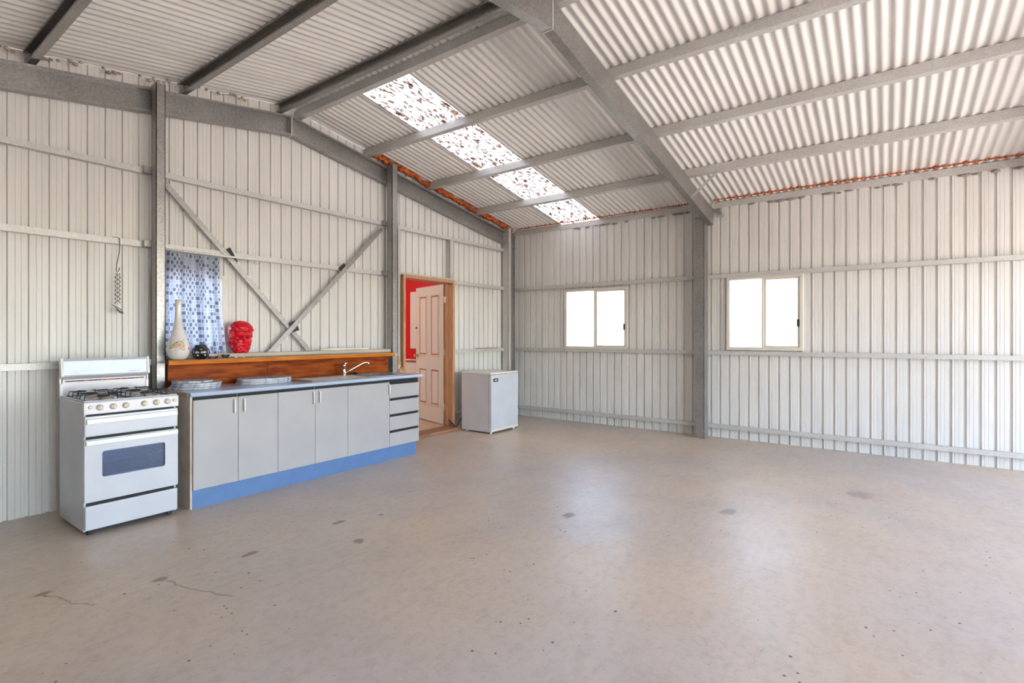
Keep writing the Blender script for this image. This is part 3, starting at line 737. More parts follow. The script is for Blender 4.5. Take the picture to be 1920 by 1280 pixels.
def carcass(x0, x1, label, notch=0):
    c = empty('base_cupboard', ((x0+x1)/2, -.5, .145), label, 'cupboard', 'kitchen base cupboards')
    bm = B(); t = .016; y0, y1, z0, z1 = CF+.022, -.235, .146, T0-.001
    box(bm, x0, x0+t, y0, y1, z0, z1); box(bm, x1-t, x1, y0, y1, z0, z1-notch); box(bm, x0+t, x1-t, y0, y1, z0, z0+t); box(bm, x0+t, x1-t, y1-t, y1, z0+t, z1); box(bm, x0+t, x1-t, y0, y0+.06, z1-t, z1)
    obj('carcass', bm, 'chipboard', c)
    obj('recess_strip', bbox(x0+.002, x1-.002, CF+.020, CF+.0215, T0-.034, T0-.001), 'black_gap', c)
    return c
DT = T0-.026      # top of doors
def cdoor(c, x0, x1, hx):
    d = obj('door', bbox(x0+.0015, x1-.0015, CF+.003, CF+.0195, .147, DT, .0015, 1), 'laminate_door', c)
    if hx is None: return
    bm = B(); z0, z1 = DT-.128, DT-.022; yy = CF-.014
    pts = [(hx, CF+.004, z0), (hx, yy+.006, z0+.002), (hx, yy, z0+.012)] + [(hx, yy, z0+.02+(z1-z0-.04)*k/4) for k in range(5)] + [(hx, yy, z1-.012), (hx, yy+.006, z1-.002), (hx, CF+.004, z1)]
    tube(bm, pts, .0075, 8); obj('handle', bm, 'handle_white', d, True)
X = [-5.387, -5.042, -4.698, -4.331, -3.969, -3.434, -3.003]
c = carcass(X[0], X[1], 'single-door grey cupboard nearest the cooker'); cdoor(c, X[0], X[1], X[1]-.035)
obj('side_panel', bbox(X[0]-.014, X[0]-.0005, CF+.022, -.235, .0, T0-.002), 'carcass_edge', c)
c = carcass(X[1], X[3], 'two-door grey cupboard second along from the cooker'); cdoor(c, X[1], X[2], X[1]+.045); cdoor(c, X[2], X[3], X[3]-.022)
c = carcass(X[3], X[5], 'two-door grey cupboard under the sink, next to the drawers', .18); cdoor(c, X[3], X[4], X[3]+.042); cdoor(c, X[4], X[5], X[5]-.012)
c = empty('drawer_unit', ((X[5]+X[6])/2, -.5, .145), 'grey four-drawer unit at the door end of the worktop', 'drawers')
bm = B(); t = .016; y0, y1, z0, z1 = CF+.022, -.235, .146, T0-.001
box(bm, X[5], X[5]+t, y0, y1, z0, z1-.18); box(bm, X[6]-t, X[6], y0, y1, z0, z1); box(bm, X[5]+t, X[6]-t, y0, y1, z0, z0+t); box(bm, X[5]+t, X[6]-t, y1-t, y1, z0+t, z1)
obj('carcass', bm, 'laminate_door', c)
obj('recess_strip', bbox(X[5]+.002, X[6]-.0005, CF+.020, CF+.0215, .15, T0-.001), 'black_gap', c)
hgt = (DT-.147)/4
for k in range(4):
    z0 = .147+k*hgt; obj('drawer_front', bbox(X[5]+.0015, X[6], CF+.003, CF+.0195, z0, z0+hgt-.028, .0015, 1), 'laminate_door', c)
obj('kickboard', bbox(X[0], X[6]-.03, CF+.024, CF+.040, 0, .1445), 'kick_blue', None, label='long blue kickboard along the floor under the cupboards', cat='kickboard')

# sink
sk = empty('sink', (-3.6, -.53, CT), 'stainless steel sink with ribbed drainer let into the worktop', 'sink')
SX0, SX1, SY0, SY1 = -4.32, -3.08, -.765, -.27
bm = B(); z = CT+.0006
box(bm, SX0, BX0, SY0, SY1, z, z+.006, .002, 1); box(bm, BX1, SX1, SY0, SY1, z, z+.006, .002, 1); box(bm, BX0, BX1, SY0, BY0, z, z+.006); box(bm, BX0, BX1, BY1, SY1, z, z+.006); obj('rim', bm, 'steel', sk)
for k in range(9): obj('drainer_rib', bbox(SX0+.05, BX0-.04, SY0+.07+k*.042, SY0+.085+k*.042, z+.006, z+.011, .002, 1), 'steel', sk)
bm = B(); t = .004
box(bm, BX0+.001, BX0+t, BY0+.001, BY1-.001, CT-.17, CT+.004); box(bm, BX1-t, BX1-.001, BY0+.001, BY1-.001, CT-.17, CT+.004); box(bm, BX0+t, BX1-t, BY0+.001, BY0+t, CT-.17, CT+.004); box(bm, BX0+t, BX1-t, BY1-t, BY1-.001, CT-.17, CT+.004); box(bm, BX0+t, BX1-t, BY0+t, BY1-t, CT-.17, CT-.166)
obj('bowl', bm, 'steel', sk)
tp = empty('mixer_tap', (-3.665, -.36, CT+.0125), 'chrome mixer tap with swivel spout beside the sink bowl', 'tap')
tx, ty, tz = -3.665, -.36, CT+.0072
bm = B(); lathe(bm, [(.026,0),(.026,.008),(.021,.014),(.021,.095),(.024,.10),(.024,.118),(.018,.128)], (tx,ty,tz), 20); obj('body', bm, 'chrome', tp, True)
bm = B(); tube(bm, [(tx-.006,ty,tz+.118),(tx+.01,ty-.008,tz+.132),(tx+.032,ty-.018,tz+.140)], .009, 8); obj('lever', bm, 'chrome', tp, True)
bm = B(); tube(bm, [(tx+.01,ty-.006,tz+.022),(tx+.06,ty-.03,tz+.055),(tx+.13,ty-.065,tz+.098),(tx+.19,ty-.095,tz+.132),(tx+.215,ty-.107,tz+.137),(tx+.232,ty-.116,tz+.134)], .0085, 10); lathe(bm, [(.012,0),(.013,.034),(.011,.040)], (tx+.236,ty-.118,tz+.098), 12); obj('spout', bm, 'chrome', tp, True)
bm = B(); lathe(bm, [(.030,0),(.034,.006),(.020,.014),(.012,.022),(.004,.024)], (-3.485,-.318,CT+.0068), 16); obj('sink_plug', bm, 'black_rubber', None, True, label='black rubber sink plug lying on the sink rim', cat='plug')
bm = B(); lathe(bm, [(.011,0),(.011,.008),(.004,.010)], (-3.53,-.735,CT+.0068), 10); obj('tap_cap', bm, 'white_glaze', None, True, label='small white round cap on the front rim of the sink', cat='cap')
# round marbled boards
def board(name, c, r, z, h, label, grp, mname='marble', sx=1):
    bm = B(); lathe(bm, [(r-.004,0),(r,.003),(r,h-.003),(r-.004,h)], (c[0], c[1], z), 48)
    for v in bm.verts: v.co.x = c[0]+(v.co.x-c[0])*sx
    obj(name, bm, mname, None, False, label=label, cat='board', group=grp)
S1 = (-5.205, -.435); zz = CT+.0005
for k, (r, dx, dy, nm) in enumerate(((.190,0,0,'bottom'),(.186,.012,.006,'second from bottom'),(.184,.015,-.006,'third from bottom'),(.150,-.020,0,'small top'))):
    board('marbled_board', (S1[0]+dx, S1[1]+dy), r, zz+k*.0172, .0165, nm + ' round grey marbled board of the stack by the cooker', 'round boards by the cooker')
S2 = (-4.60, -.43)
for k, (r, dx, dy, nm) in enumerate(((.182,0,0,'bottom'),(.180,.008,.004,'middle'),(.178,.002,-.004,'top'))):
    board('marbled_board', (S2[0]+dx, S2[1]+dy), r, zz+k*.0172, .0165, nm + ' oval blue-grey marbled board of the stack next to the drainer', 'oval boards by the drainer', sx=1.38)

# ------------------------------------------------------------------ cooker
SX, SR, SF, SBK = -6.062, -5.500, -.86, -.285
ck = empty('gas_cooker', ((SX+SR)/2, (SF+SBK)/2, 0), 'white upright gas cooker with four burners, grill and oven', 'cooker')
bm = B(); t = .012; BT = .885
box(bm, SX+.004, SX+.004+t, SF+.03, SBK, .03, BT); box(bm, SR-.004-t, SR-.004, SF+.03, SBK, .03, BT); box(bm, SX+.016, SR-.016, SBK-t, SBK, .03, BT); box(bm, SX+.016, SR-.016, SF+.04, SBK-t, .03, .045)
box(bm, SX+.016, SR-.016, SF+.04, SBK-t, BT-t, BT)
obj('body', bm, 'white_panel', ck)
# inner oven cavity
bm = B(); box(bm, SX+.03, SX+.035, SF+.036, -.36, .25, .64); box(bm, SR-.035, SR-.03, SF+.036, -.36, .25, .64); box(bm, SX+.03, SR-.03, -.365, -.36, .25, .64); box(bm, SX+.03, SR-.03, SF+.036, -.36, .25, .255); box(bm, SX+.03, SR-.03, SF+.036, -.36, .635, .64)
obj('oven_cavity', bm, 'oven_dark', ck)
for z in (.385, .485):
    bm = B(); 
    for yy in (SF+.07, -.40): tube(bm, [(SX+.04,yy,z),(SR-.04,yy,z)], .0035, 6)
    for k in range(11): xx = SX+.05+k*(SR-SX-.1)/10; tube(bm, [(xx,SF+.07,z),(xx,-.40,z)], .002, 5)
    obj('oven_rack', bm, 'chrome', ck)
bm = B(); box(bm, SX+.22, SX+.36, SF+.10, SF+.25, .57, .63, .02, 3); obj('oven_light_cover', bm, 'white_glaze', ck)
# dark gaps behind the fronts
obj('front_gaps', bbox(SX+.018, SR-.018, SF+.028, SF+.035, .645, .86), 'black_gap', ck)
obj('base_gap', bbox(SX+.018, SR-.018, SF+.028, SF+.035, .05, .246), 'black_gap', ck)
# storage drawer, oven door, grill door
obj('storage_drawer', bbox(SX+.006, SR-.002, SF, SF+.027, .042, .203, .008, 3), 'white_enamel', ck)
dz0, dz1, wx0, wx1, wz0, wz1 = .228, .650, SX+.098, SR-.085, .385, .562
bm = B()
def ringdoor(bm, x0, x1, z0, z1, a0, a1, b0, b1, y0, y1, rad=.016):
    def rr(x0, x1, z0, z1, r, n=5):
        pts = []
        for cx, cz, s in ((x1-r, z1-r, 0), (x0+r, z1-r, 90), (x0+r, z0+r, 180), (x1-r, z0+r, 270)):
            for k in range(n+1): a = R(s+90*k/n); pts.append((cx+r*math.cos(a), cz+r*math.sin(a)))
        return pts
    o, i = rr(x0, x1, z0, z1, .010), rr(a0, a1, b0, b1, rad); n = len(o)
    of = [bm.verts.new((x, y0, z)) for x, z in o]; inf = [bm.verts.new((x, y0, z)) for x, z in i]; ob = [bm.verts.new((x, y1, z)) for x, z in o]; ib = [bm.verts.new((x, y1, z)) for x, z in i]
    for k in range(n):
        j = (k+1) % n
        bm.faces.new((of[k], of[j], inf[j], inf[k])); bm.faces.new((ob[k], ib[k], ib[j], ob[j])); bm.faces.new((of[k], ob[k], ob[j], of[j])); bm.faces.new((inf[k], inf[j], ib[j], ib[k]))
    return rr(a0, a1, b0, b1, rad)
hole = ringdoor(bm, SX+.002, SR-.0, dz0, dz1, wx0, wx1, wz0, wz1, SF, SF+.030)
od = obj('oven_door', bm, 'white_enamel', ck)
bm = B(); poly(bm, [(x, SF+.012, z) for x, z in hole], .004, (0,1,0)); obj('door_glass', bm, 'oven_glass', od)
obj('handle', bbox(SX+.006, SR-.004, SF-.020, SF-.001, dz1-.040, dz1-.006, .007, 3), 'handle_white', od)
gd = obj('grill_door', bbox(SX+.002, SR, SF, SF+.027, .668, .805, .010, 3), 'white_enamel', ck)
obj('handle', bbox(SX+.010, SR-.006, SF-.018, SF-.001, .752, .788, .007, 3), 'handle_white', gd)
# control panel: slightly sloping fascia
bm = B(); pr = [(SF-.004,.818),(SF-.002,.90),(SF+.035,.903),(SF+.035,.818)]
v0 = [bm.verts.new((SX-.002, y, z)) for y, z in pr]; v1 = [bm.verts.new((SR+.004, y, z)) for y, z in pr]
for i in range(4): bm.faces.new((v0[i], v0[(i+1) % 4], v1[(i+1) % 4], v1[i]))
fs = [bm.faces.new(v0[::-1]), bm.faces.new(v1)]
bmesh.ops.bevel(bm, geom=list(bm.edges), offset=.006, segments=2, profile=.7, affect='EDGES')
cp = obj('control_panel', bm, 'white_enamel', ck)
for x in (-5.979, -5.904, -5.831, -5.719, -5.644, -5.571):
    bm = B(); lathe(bm, [(.021,.002),(.021,-.005),(.016,-.009),(.015,-.020),(.011,-.022)], (x, SF-.004, .862), 18, 'y'); k = obj('knob', bm, 'cream_plastic', cp, True)
    obj('grip', bbox(x-.004, x+.004, SF-.032, SF-.022, .848, .876, .002, 1), 'cream_plastic', k)
for x in (-6.030, -5.525):
    bm = B(); lathe(bm, [(.013,.002),(.012,-.006),(.006,-.009)], (x, SF-.004, .866), 14, 'y'); obj('push_button', bm, 'cream_plastic', cp, True)
# cooktop with raised lip
bm = B(); box(bm, SX-.002, SR+.002, SF+.006, SBK+.0, .886, .902, .005, 2); ct = obj('cooktop', bm, 'white_enamel', ck)
bm = B()
for a in ((SX+.0, SR-.0, SF+.010, SF+.028), (SX+.0, SX+.018, SF+.028, SBK-.02), (SR-.018, SR, SF+.028, SBK-.02)): box(bm, a[0], a[1], a[2], a[3], .900, .910, .004, 1)
obj('rolled_lip', bm, 'white_enamel', ct)
for bx in (SX+.15, SR-.15):
    for by, br in ((SF+.165, .042), (SBK-.145, .034)):
        bm = B(); lathe(bm, [(br*1.5,0),(br*1.45,.004),(br,.006),(br,.016),(br*.9,.018)], (bx,by,.902), 24); bn = obj('burner', bm, 'steel', ct, True)
        bm = B(); lathe(bm, [(br*.92,0),(br*.92,.006),(br*.7,.011),(br*.1,.012)], (bx,by,.9205), 24); obj('burner_cap', bm, 'black_iron', bn, True)
for x0, x1 in ((SX+.03, (SX+SR)/2-.012), ((SX+SR)/2+.012, SR-.03)):
    y0, y1 = SF+.045, SBK-.05; zt = .942; r = .0032; bm = B()
    tube(bm, [(x0,y0,.906),(x1,y0,.906),(x1,y1,.906),(x0,y1,.906)], r, 6, closed=True)
    cx = (x0+x1)/2
    for by in (SF+.165, SBK-.145):
        for sx in (-1, 1):
            xe = x0 if sx < 0 else x1
            for oy in (-.045, .045): tube(bm, [(xe,by+oy,.906),(xe-sx*.006,by+oy,zt),(cx+sx*.03,by+oy*.35,zt)], r, 6)
    for sx in (-.05, .05):
        tube(bm, [(cx+sx,y0,.906),(cx+sx,y0+.006,zt),(cx+sx*.4,SF+.125,zt)], r, 6); tube(bm, [(cx+sx,y1,.906),(cx+sx,y1-.006,zt),(cx+sx*.4,SBK-.105,zt)], r, 6)
        tube(bm, [(cx+sx,(y0+y1)/2,zt),(cx+sx*.5,SF+.205,zt)], r, 6)
    tube(bm, [(x0,(y0+y1)/2,.906),(x0+.004,(y0+y1)/2,zt),(x1-.004,(y0+y1)/2,zt),(x1,(y0+y1)/2,.906)], r, 6)
    obj('trivet', bm, 'black_iron', ct)
# backguard: upstand, shadow gap, overhanging hood
bg_ = obj('backguard', bbox(SX+.012, SR-.012, SBK-.012, SBK, .90, 1.176), 'white_enamel', ck)
bm = B(); hd = [(SBK-.045,1.048),(SBK-.040,1.058),(SBK-.030,1.160),(SBK-.018,1.178),(SBK-.012,1.178),(SBK-.012,1.024)]
v0 = [bm.verts.new((SX+.018, y, z)) for y, z in hd]; v1 = [bm.verts.new((SR-.018, y, z)) for y, z in hd]; n = len(hd)
for i in range(n): bm.faces.new((v0[i], v0[(i+1) % n], v1[(i+1) % n], v1[i]))
bm.faces.new(v0[::-1]); bm.faces.new(v1); hood = obj('hood', bm, 'white_enamel', bg_)
obj('rust_slot', bbox(SX+.03, SR-.03, SBK-.0145, SBK-.0125, 1.007, 1.015), 'rust', bg_, label='rusty slot under the hood')
for xx in (SX+.002, SR-.018):
    bm = B(); cheek = [(SBK-.020,.905),(SBK-.020,.99),(SBK-.012,1.0),(SBK-.012,1.03),(SBK-.050,1.050),(SBK-.050,1.062),(SBK-.030,1.182),(SBK+.002,1.182),(SBK+.002,.905)]
    poly(bm, [(xx, y, z) for y, z in cheek], .016, (1,0,0)); obj('end_cheek', bm, 'handle_white', bg_)
def put_text(s, size, x, y, z, tilt, mname, parent, shear=0, space=1.0):
    bm = text_mesh(s, size, shear, space)
    bm.transform(Matrix.Translation((x, y, z)) @ Matrix.Rotation(R(90)+tilt, 4, 'X'))
    return obj('lettering', bm, mname, parent)
hy_ = lambda z: SBK-.040+(z-1.058)*(.010/.102)
put_text('+ CHEF', .014, SX+.055, hy_(1.072)-.0008, 1.068, -.098, 'print_grey', hood, 0, 1.15)
bm = B()
for k in range(13):        # an illegible blue italic word and a paler one after it
    x = SR-.145+k*.0058; hgt_ = .005+.003*((k*7) % 3)/2; z = 1.068
    if k == 9: continue
    poly(bm, [(x, hy_(z)-.0006, z), (x+.0038, hy_(z)-.0006, z), (x+.0058, hy_(z+hgt_)-.0006, z+hgt_), (x+.002, hy_(z+hgt_)-.0006, z+hgt_)], .0004, (0,1,0))
obj('print_mark', bm, 'print_blue', hood)
obj('seam_line', bbox(SX+.02, SR-.02, hy_(1.086)-.001, hy_(1.086)+.001, 1.0855, 1.0868), 'print_grey', hood)
for xx in (SX+.03, SR-.05):
    for yy in (SF+.06, SBK-.06):
        bm = B(); lathe(bm, [(.014,0),(.014,.03)], (xx+.01,yy,.0), 10); obj('foot', bm, 'black_rubber', ck)
obj('lower_skirt', bbox(SX+.018, SR-.018, SF+.06, SF+.066, .012, .05), 'black_gap', ck)

# ------------------------------------------------------------------ fridge
FX0, FX1, FY0, FY1, FH = -1.640, -1.010, -.825, -.285, .838
fg = empty('bar_fridge', ((FX0+FX1)/2, (FY0+FY1)/2, 0), 'small white bar fridge standing in the corner by the door', 'fridge')
obj('cabinet', bbox(FX0, FX1, FY0+.055, FY1, .022, FH-.028, .006, 2), 'white_enamel', fg)
obj('lid', bbox(FX0-.003, FX1+.003, FY0+.012, FY1, FH-.027, FH, .008, 3), 'cream_frame', fg)
fd = obj('door', bbox(FX0, FX1, FY0, FY0+.050, .028, FH-.030, .010, 3), 'white_enamel', fg)
obj('handle_lip', bbox(FX0+.08, FX1-.06, FY0-.004, FY0+.012, FH-.040, FH-.030, .003, 1), 'cream_frame', fd)
obj('door_trim', bbox(FX0+.004, FX1-.004, FY0-.003, FY0, .030, .062, .001, 1), 'cream_plastic', fd)
bd = obj('badge', bbox(FX0+.045, FX0+.150, FY0-.004, FY0-.0005, .712, .758, .001, 1), 'badge_black', fd)
bm = B()
for k in range(3): x = FX0+.068+k*.021; box(bm, x, x+.015, FY0-.0048, FY0-.0041, .724, .746)
obj('badge_mark', bm, 'decal_grey', bd)
for xx in (FX0+.05, FX1-.05):
    for yy in (FY0+.05, FY1-.06): bm = B(); lathe(bm, [(.018,0),(.018,.024)], (xx,yy,0), 12); obj('foot', bm, 'pvc_white', fg)
bm = B(); pts = []
for k in range(26):
    a = k/25*math.pi*2.6; pts.append((FX0-.03-.035*math.sin(a*.9)-.02, -.15-.05*math.cos(a), .012+.15*abs(math.sin(a*.55))*(1-k/60)))
tube(bm, [(FX0+.03,-.279,.2)]+pts+[(FX0-.09,-.20,.007),(FX0-.02,-.24,.007)], .006, 6); obj('power_cord', bm, 'black_rubber', None, True, label='black power cord looped on the floor between the door and the fridge', cat='cord')
obj('cable_conduit', bbox(-1.605, -1.40, -.045, -.022, .205, .232, .006, 2), 'pvc_white', None, label='short grey conduit on the wall behind the fridge', cat='conduit')

obj('wood_stick', bbox(-1.02, -.48, -.045, -.028, G3+.0505, G3+.060), 'timber_sill', None, label='thin brown stick lying on the wall girt above the fridge', cat='stick')
# ------------------------------------------------------------------ curtain, rod
rod = empty('curtain_rod', (-4.9, -.135, 2.10), 'thin cream curtain rod over the kitchen window', 'curtain rod')
RZ, RY = 2.098, -.135
bm = B(); tube(bm, [(-5.338,RY,RZ),(-4.50,RY,RZ)], .009, 10); obj('bar', bm, 'pvc_white', rod, True)
bm = B(); tube(bm, [(-4.51,RY,RZ),(-4.51,RY+.05,RZ-.005),(-4.51,-.066,RZ-.03)], .006, 8); tube(bm, [(-4.51,RY,RZ),(-4.515,RY,RZ-.045)], .006, 8); obj('bracket', bm, 'pvc_white', rod, True)
cu = empty('curtain', (-5.08, RY, 1.2), 'blue and white checked curtain gathered over the small window', 'curtain')
bm = B(); nu, nv = 150, 40; uvl = bm.loops.layers.uv.new('UVMap'); grid = []; uvs = {}
top_z, bot_z = RZ-.022, 1.192
for i in range(nu+1):
    row = []; u = i/nu
    for j in range(nv+1):
        v = j/nv; x0 = -5.325-.012*math.sin(v*2.2); x1 = -4.868+.085*max(0, v-.35)**1.2
        x = x0+(x1-x0)*u
        amp = (.015+.012*v)*(.7+.5*math.sin(u*23)); ph = u*2*math.pi*8
        y = RY-.004+amp*math.sin(ph+1.3*math.sin(u*9+v*1.5)) + .012*v*math.sin(u*17+v*2)
        x += .006*v*math.sin(u*31+v*3)
        sag = .035*math.sin(u*5+1) if v > .9 else 0
        z = top_z-(top_z-bot_z)*v+sag*(v-.9)*10
        vv = bm.verts.new((x, y, z)); uvs[vv] = (u*.86, v*(top_z-bot_z)); row.append(vv)
    grid.append(row)
for i in range(nu):
    for j in range(nv):
        f = bm.faces.new((grid[i][j], grid[i+1][j], grid[i+1][j+1], grid[i][j+1]))
        for l in f.loops: l[uvl].uv = uvs[l.vert]
obj('cloth', bm, 'curtain', cu, smooth=True, uv=True)
for k in range(11):
    x = -5.315+k*.0445; bm = B(); tube(bm, [(x, RY+.0125*math.cos(a*math.pi/5), RZ-.004+.0135*math.sin(a*math.pi/5)) for a in range(10)], .0013, 5, closed=True); obj('ring', bm, 'steel', cu)

# ------------------------------------------------------------------ things on the shelf
SZ = 1.1435
vase = empty('bottle_vase', (-5.283, -.308, SZ), 'tall milky glass bottle vase with a painted mushroom, leftmost on the shelf', 'vase')
VP = [(.030,0),(.050,.004),(.070,.024),(.084,.060),(.087,.095),(.082,.130),(.068,.175),(.050,.225),(.036,.280),(.028,.340),(.0245,.400),(.0235,.460),(.0235,.512),(.020,.513),(.019,.46),(.022,.36)]
VC = (-5.283, -.308)
bm = B(); lathe(bm, VP, (*VC, SZ), 40, cap=False); obj('body', bm, 'milk_glass', vase, True)
def vr(h):
    for (r0, h0), (r1, h1) in zip(VP, VP[1:]):
        if h0 <= h <= h1: return r0+(r1-r0)*(h-h0)/(h1-h0)
    return .03
A0 = math.atan2(-5.189-VC[1], -7.173-VC[0])     # direction in which the vase shows itself
def decal(name, pts, off, mname):
    """pts in metres around (0,0)= facing viewer at height .10; +x to the viewer's right"""
    surf_decal(name, pts, off, mname, VC, A0, vr, vase)
def surf_decal(name, pts, off, mname, c, a0, rf, parent):
    bm = B(); bm.faces.new([bm.verts.new((x, 0, z)) for x, z in pts])
    bmesh.ops.triangulate(bm, faces=bm.faces[:]); bmesh.ops.subdivide_edges(bm, edges=bm.edges[:], cuts=2, use_grid_fill=True)
    for v in bm.verts:
        x, z = v.co.x, v.co.z; r = rf(z)+off; a = a0 + x/r
        v.co = Vector((c[0]+r*math.cos(a), c[1]+r*math.sin(a), SZ+z))
    obj(name, bm, mname, parent)
def circ(x, z, r, n=10, sq=1): return [(x+r*math.cos(2*math.pi*k/n), z+r*sq*math.sin(2*math.pi*k/n)) for k in range(n)]
cap = [(x*1.25+.004, (z-.118)*1.25+.122) for x, z in [(-.056,.098),(-.048,.110),(-.030,.128),(-.010,.140),(.006,.147),(.018,.145),(.026,.135),(.030,.118),(.031,.098),(.030,.088),(.016,.091),(.004,.100),(-.014,.106),(-.030,.104),(-.042,.098)]]
decal('mushroom_outline', [(x*1.07-.0005, (z-.122)*1.09+.122) for x, z in cap], .0006, 'decal_ink')
decal('mushroom_cap', cap, .0018, 'decal_tan')
for x, z, r in ((-.046,.103,.004),(-.027,.120,.004),(.004,.122,.007),(.012,.102,.004),(-.012,.138,.005),(.026,.112,.004)): decal('mushroom_spot', circ(x*1.25+.004, (z-.118)*1.25+.122, r*1.2), .0028, 'decal_blue')
decal('mushroom_stem', [(x*1.25+.004, (z-.118)*1.25+.122) for x, z in [(-.022,.104),(-.004,.106),(.006,.098),(.004,.078),(-.010,.086),(-.026,.078)]], .0008, 'decal_grey')
for k in range(9):
    t = k/8; x, z = -.074+.080*t, .116+.052*t; decal('mushroom_scribble', circ(x, z, .0042, 6), .0006, 'decal_pale_blue')
decal('red_patch', circ(.092, .096, .010, 10, 1.5), .0008, 'decal_red')
decal('grey_patch', circ(.042, .168, .011, 8, 1.2), .0008, 'decal_pale_blue')

bv = empty('black_vase', (-5.110, -.315, SZ), 'squat black glazed pot with white markings, next to the tall vase', 'pot')
BVP = [(.040,0),(.046,.004),(.062,.028),(.071,.058),(.066,.086),(.048,.106),(.044,.112),(.050,.124),(.047,.124),(.041,.112),(.046,.09)]
BC = (-5.110, -.315)
bm = B(); lathe(bm, BVP, (*BC, SZ), 36, cap=False); lathe(bm, [(.04,.0),(.04,.004)], (*BC, SZ), 36); obj('body', bm, 'black_glaze', bv, True)
def br_(h):
    for (r0, h0), (r1, h1) in zip(BVP, BVP[1:]):
        if h0 <= h <= h1: return r0+(r1-r0)*(h-h0)/(h1-h0)
    return .05
A1 = math.atan2(-5.189-BC[1], -7.173-BC[0])
def eye(x, z, a, b_): return [(x-a, z), (x-a*.5, z+b_*.8), (x, z+b_), (x+a*.5, z+b_*.8), (x+a, z), (x+a*.5, z-b_*.8), (x, z-b_), (x-a*.5, z-b_*.8)]
for x, z, a, b_ in ((-.027,.060,.016,.009), (.033,.062,.015,.009)):
    surf_decal('marking', eye(x, z, a, b_), .0009, 'white_glaze', BC, A1, br_, bv); surf_decal('pupil', circ(x+.002, z, .005, 8), .0018, 'black_glaze', BC, A1, br_, bv)
for x, z, a, b_ in ((-.022,.034,.008,.006), (.036,.036,.010,.005), (-.058,.062,.005,.016), (.068,.060,.004,.022), (-.055,.034,.007,.005), (.004,.088,.012,.003)):
    surf_decal('marking', circ(x, z, a, 10, b_/a), .0009, 'white_glaze', BC, A1, br_, bv)
# glass dishes and tealights
def dish(x, y, r, h, lab):
    bm = B(); lathe(bm, [(r*.6,0),(r*.62,.003),(r*.95,h*.75),(r,h),(r*.93,h),(r*.86,h*.7),(r*.5,.006),(.002,.006)], (x,y,SZ), 24, cap=False); lathe(bm, [(r*.6,0),(r*.6,.0015)], (x,y,SZ), 24)
    obj('glass_dish', bm, 'clear_glass', None, True, label=lab, cat='dish')
dish(-5.000, -.30, .045, .020, 'low clear glass dish next to the black pot')
dish(-4.888, -.29, .036, .032, 'clear glass bowl under the right edge of the curtain')
for x, y, lab in ((-4.822,-.34,'left of the two silver tealights on the shelf'), (-4.748,-.33,'right of the two silver tealights on the shelf')):
    t_ = empty('tealight', (x, y, SZ), lab, 'tealight', 'tealights on the shelf')
    bm = B(); lathe(bm, [(.018,0),(.019,.012),(.0175,.012),(.017,.006)], (x,y,SZ), 18); obj('cup', bm, 'tin', t_, True)
    bm = B(); lathe(bm, [(.0165,.005),(.0165,.0085)], (x,y,SZ), 18); wx_ = obj('wax', bm, 'wax', t_)
    bm = B(); tube(bm, [(x,y,SZ+.008),(x,y+.001,SZ+.015)], .001, 5); obj('wick', bm, 'wire_dark', t_)
# white tubes lying at the back of the shelf
tb = empty('white_tube', (-3.63, -.165, 1.183), 'white tube lying along the back of the shelf', 'tube')
for a, b_ in ((-3.824, -3.372), (-3.366, -3.185)): bm = B(); tube(bm, [(a,-.165,1.1945),(b_,-.165,1.1945)], .0115, 12); obj('length', bm, 'pvc_white', tb, True)

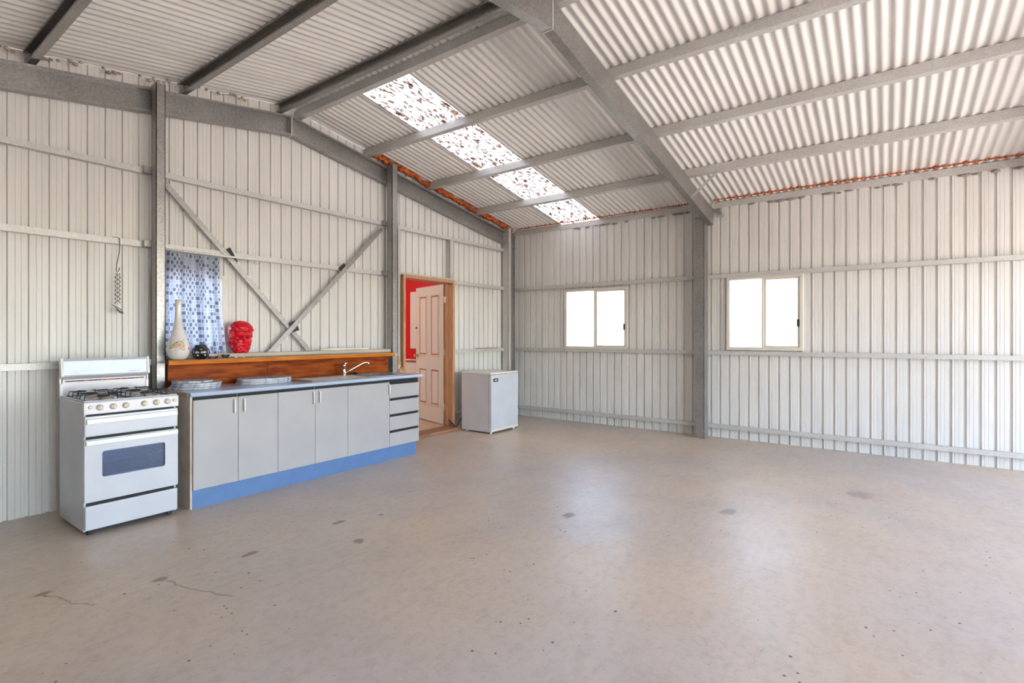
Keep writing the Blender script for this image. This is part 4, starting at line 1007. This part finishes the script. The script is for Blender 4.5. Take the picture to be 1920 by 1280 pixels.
# red bearded head
hd_ = empty('sculpted_head', (-4.682, -.155, 1.183), 'glossy red sculpted head of a bearded man on the shelf', 'sculpture')
def head_mesh():
    bm = B(); nu, nv = 80, 66; rings = []
    cx, cy, cz = -4.682, -.150, 1.183
    prof = [(0,.050),(.012,.062),(.04,.074),(.075,.081),(.11,.086),(.15,.090),(.185,.094),(.21,.099),(.235,.099),(.262,.087),(.285,.060),(.301,.030),(.310,.0)]
    def wid(h):
        for (a, ra), (b_, rb) in zip(prof, prof[1:]):
            if a <= h <= b_:
                t = (h-a)/(b_-a); return ra+(rb-ra)*t
        return 0
    G = lambda a, s_: math.exp(-(a/s_)**2)
    for j in range(nv+1):
        t = j/nv; h = .31*(t if t < .8 else .8+.2*math.sin((t-.8)/.2*math.pi/2)); h = min(h, .31); ring = []
        wd = max(wid(h), .0005)
        for i in range(nu):
            ph = 2*math.pi*i/nu; sx, cf = math.sin(ph), math.cos(ph)
            x, y = wd*sx, -wd*.84*cf; d = Vector((sx, -cf, .15)).normalized(); disp = 0
            if cf > .1:
                disp -= .013*(G(x-.034,.017)+G(x+.034,.017))*G(h-.146,.014)
                disp += .011*G(h-.172,.014)*G(x,.060)
                disp += .026*G(x,.013)*G(h-.102,.016) + .016*G(x,.010)*G(h-.130,.022)
                disp += .007*(G(x-.042,.022)+G(x+.042,.022))*G(h-.108,.022)
                disp -= .008*G(x,.024)*G(h-.067,.004); disp += .006*G(x,.022)*G(h-.056,.008)
            hl = .206-.012*cf
            hair = max(0, min(1, (h-hl+.008*noise.noise(Vector((x*60, 3, 1))))/.022)) if cf > -.1 else max(0, min(1, (h-.05)/.03))
            if abs(sx) > .86: hair = max(hair, max(0, min(1, (h-.135)/.012)))
            beard = max(0, min(1, (.078+.03*abs(sx)-h)/.012)); beard *= 1-.85*G(x,.022)*G(h-.060,.010)
            if abs(sx) > .72: beard = max(beard, max(0, min(1, (.135-h)/.01)))
            mus = (1 if cf > .3 else 0)*G(x,.034)*G(h-.077,.006)
            q = Vector((x, y, h*.8))*80
            curl = noise.noise(q)+.5*noise.noise(q*2.1)
            disp += (hair*(.009+.014*curl)+beard*(.007+.013*curl)+mus*(.005+.004*curl))*min(1, wd/.03)
            ring.append(bm.verts.new((cx+x+d.x*disp, cy+y+d.y*disp, cz+h+d.z*disp*(1 if h > .01 else 0))))
        rings.append(ring)
    for A, C in zip(rings, rings[1:]):
        for i in range(nu): bm.faces.new((A[i], A[(i+1) % nu], C[(i+1) % nu], C[i]))
    bm.faces.new(rings[0][::-1]); bm.faces.new(rings[-1])
    return bm
obj('head', head_mesh(), 'red_glaze', hd_, True)
for sx in (-1, 1):
    bm = B(); blob(bm, (-4.682+sx*.034, -.150-.0655, 1.183+.147), .013, 1.2, .5, .42, 0, 2); obj('eye', bm, 'dark_red', hd_, True)
bm = B(); blob(bm, (-4.682, -.150-.0665, 1.183+.067), .016, 1.35, .45, .18, 0, 2); obj('mouth', bm, 'dark_red', hd_, True)

# ------------------------------------------------------------------ wire hook and hanging ornament
bm = B(); hx, hyy = -5.640, -.068
tube(bm, [(hx-.035,-.035,G2+.052),(hx-.006,-.05,G2+.053),(hx+.012,hyy,G2+.048),(hx+.014,hyy-.004,G2+.01),(hx+.008,hyy-.006,G2-.08),(hx-.008,hyy-.006,G2-.17),(hx-.012,hyy-.006,G2-.22),(hx-.006,hyy-.006,G2-.235),(hx+.004,hyy-.006,G2-.225),(hx+.012,hyy-.006,G2-.195)], .0028, 6)
obj('wire_hook', bm, 'wire_dark', None, True, label='long bent wire hook hooked over the wall girt left of the post', cat='hook')
orn = empty('hanging_ornament', (hx-.003, hyy-.006, 1.52), 'clear twisted spiral ornament with a small pewter bird hanging from the wire hook', 'ornament')
bm = B(); ox, oy = hx-.004, hyy-.008
for s in (0, math.pi): tube(bm, [(ox+.016*math.cos(k*.55+s), oy-.004+.016*math.sin(k*.55+s), G2-.246-.245*k/40) for k in range(41)], .004, 6)
obj('spiral', bm, 'clear_glass', orn, True)
bm = B(); tube(bm, [(ox, oy, G2-.231),(ox,oy-.003,G2-.50)], .0012, 5); obj('thread', bm, 'wire_dark', orn)
bm = B(); tube(bm, [(ox-.045,oy-.006,1.605),(ox-.02,oy-.008,1.59),(ox,oy-.010,1.572),(ox+.016,oy-.010,1.555),(ox+.03,oy-.008,1.538),(ox+.042,oy-.006,1.531)], .013, 8, taper=[.1,.35,.8,1,.7,.15])
poly(bm, [(ox-.012,oy-.016,1.585),(ox+.012,oy-.018,1.56),(ox+.034,oy-.018,1.545),(ox+.012,oy-.018,1.535),(ox-.008,oy-.018,1.555)], .003, (0,1,0)); obj('bird', bm, 'pewter', orn, True)
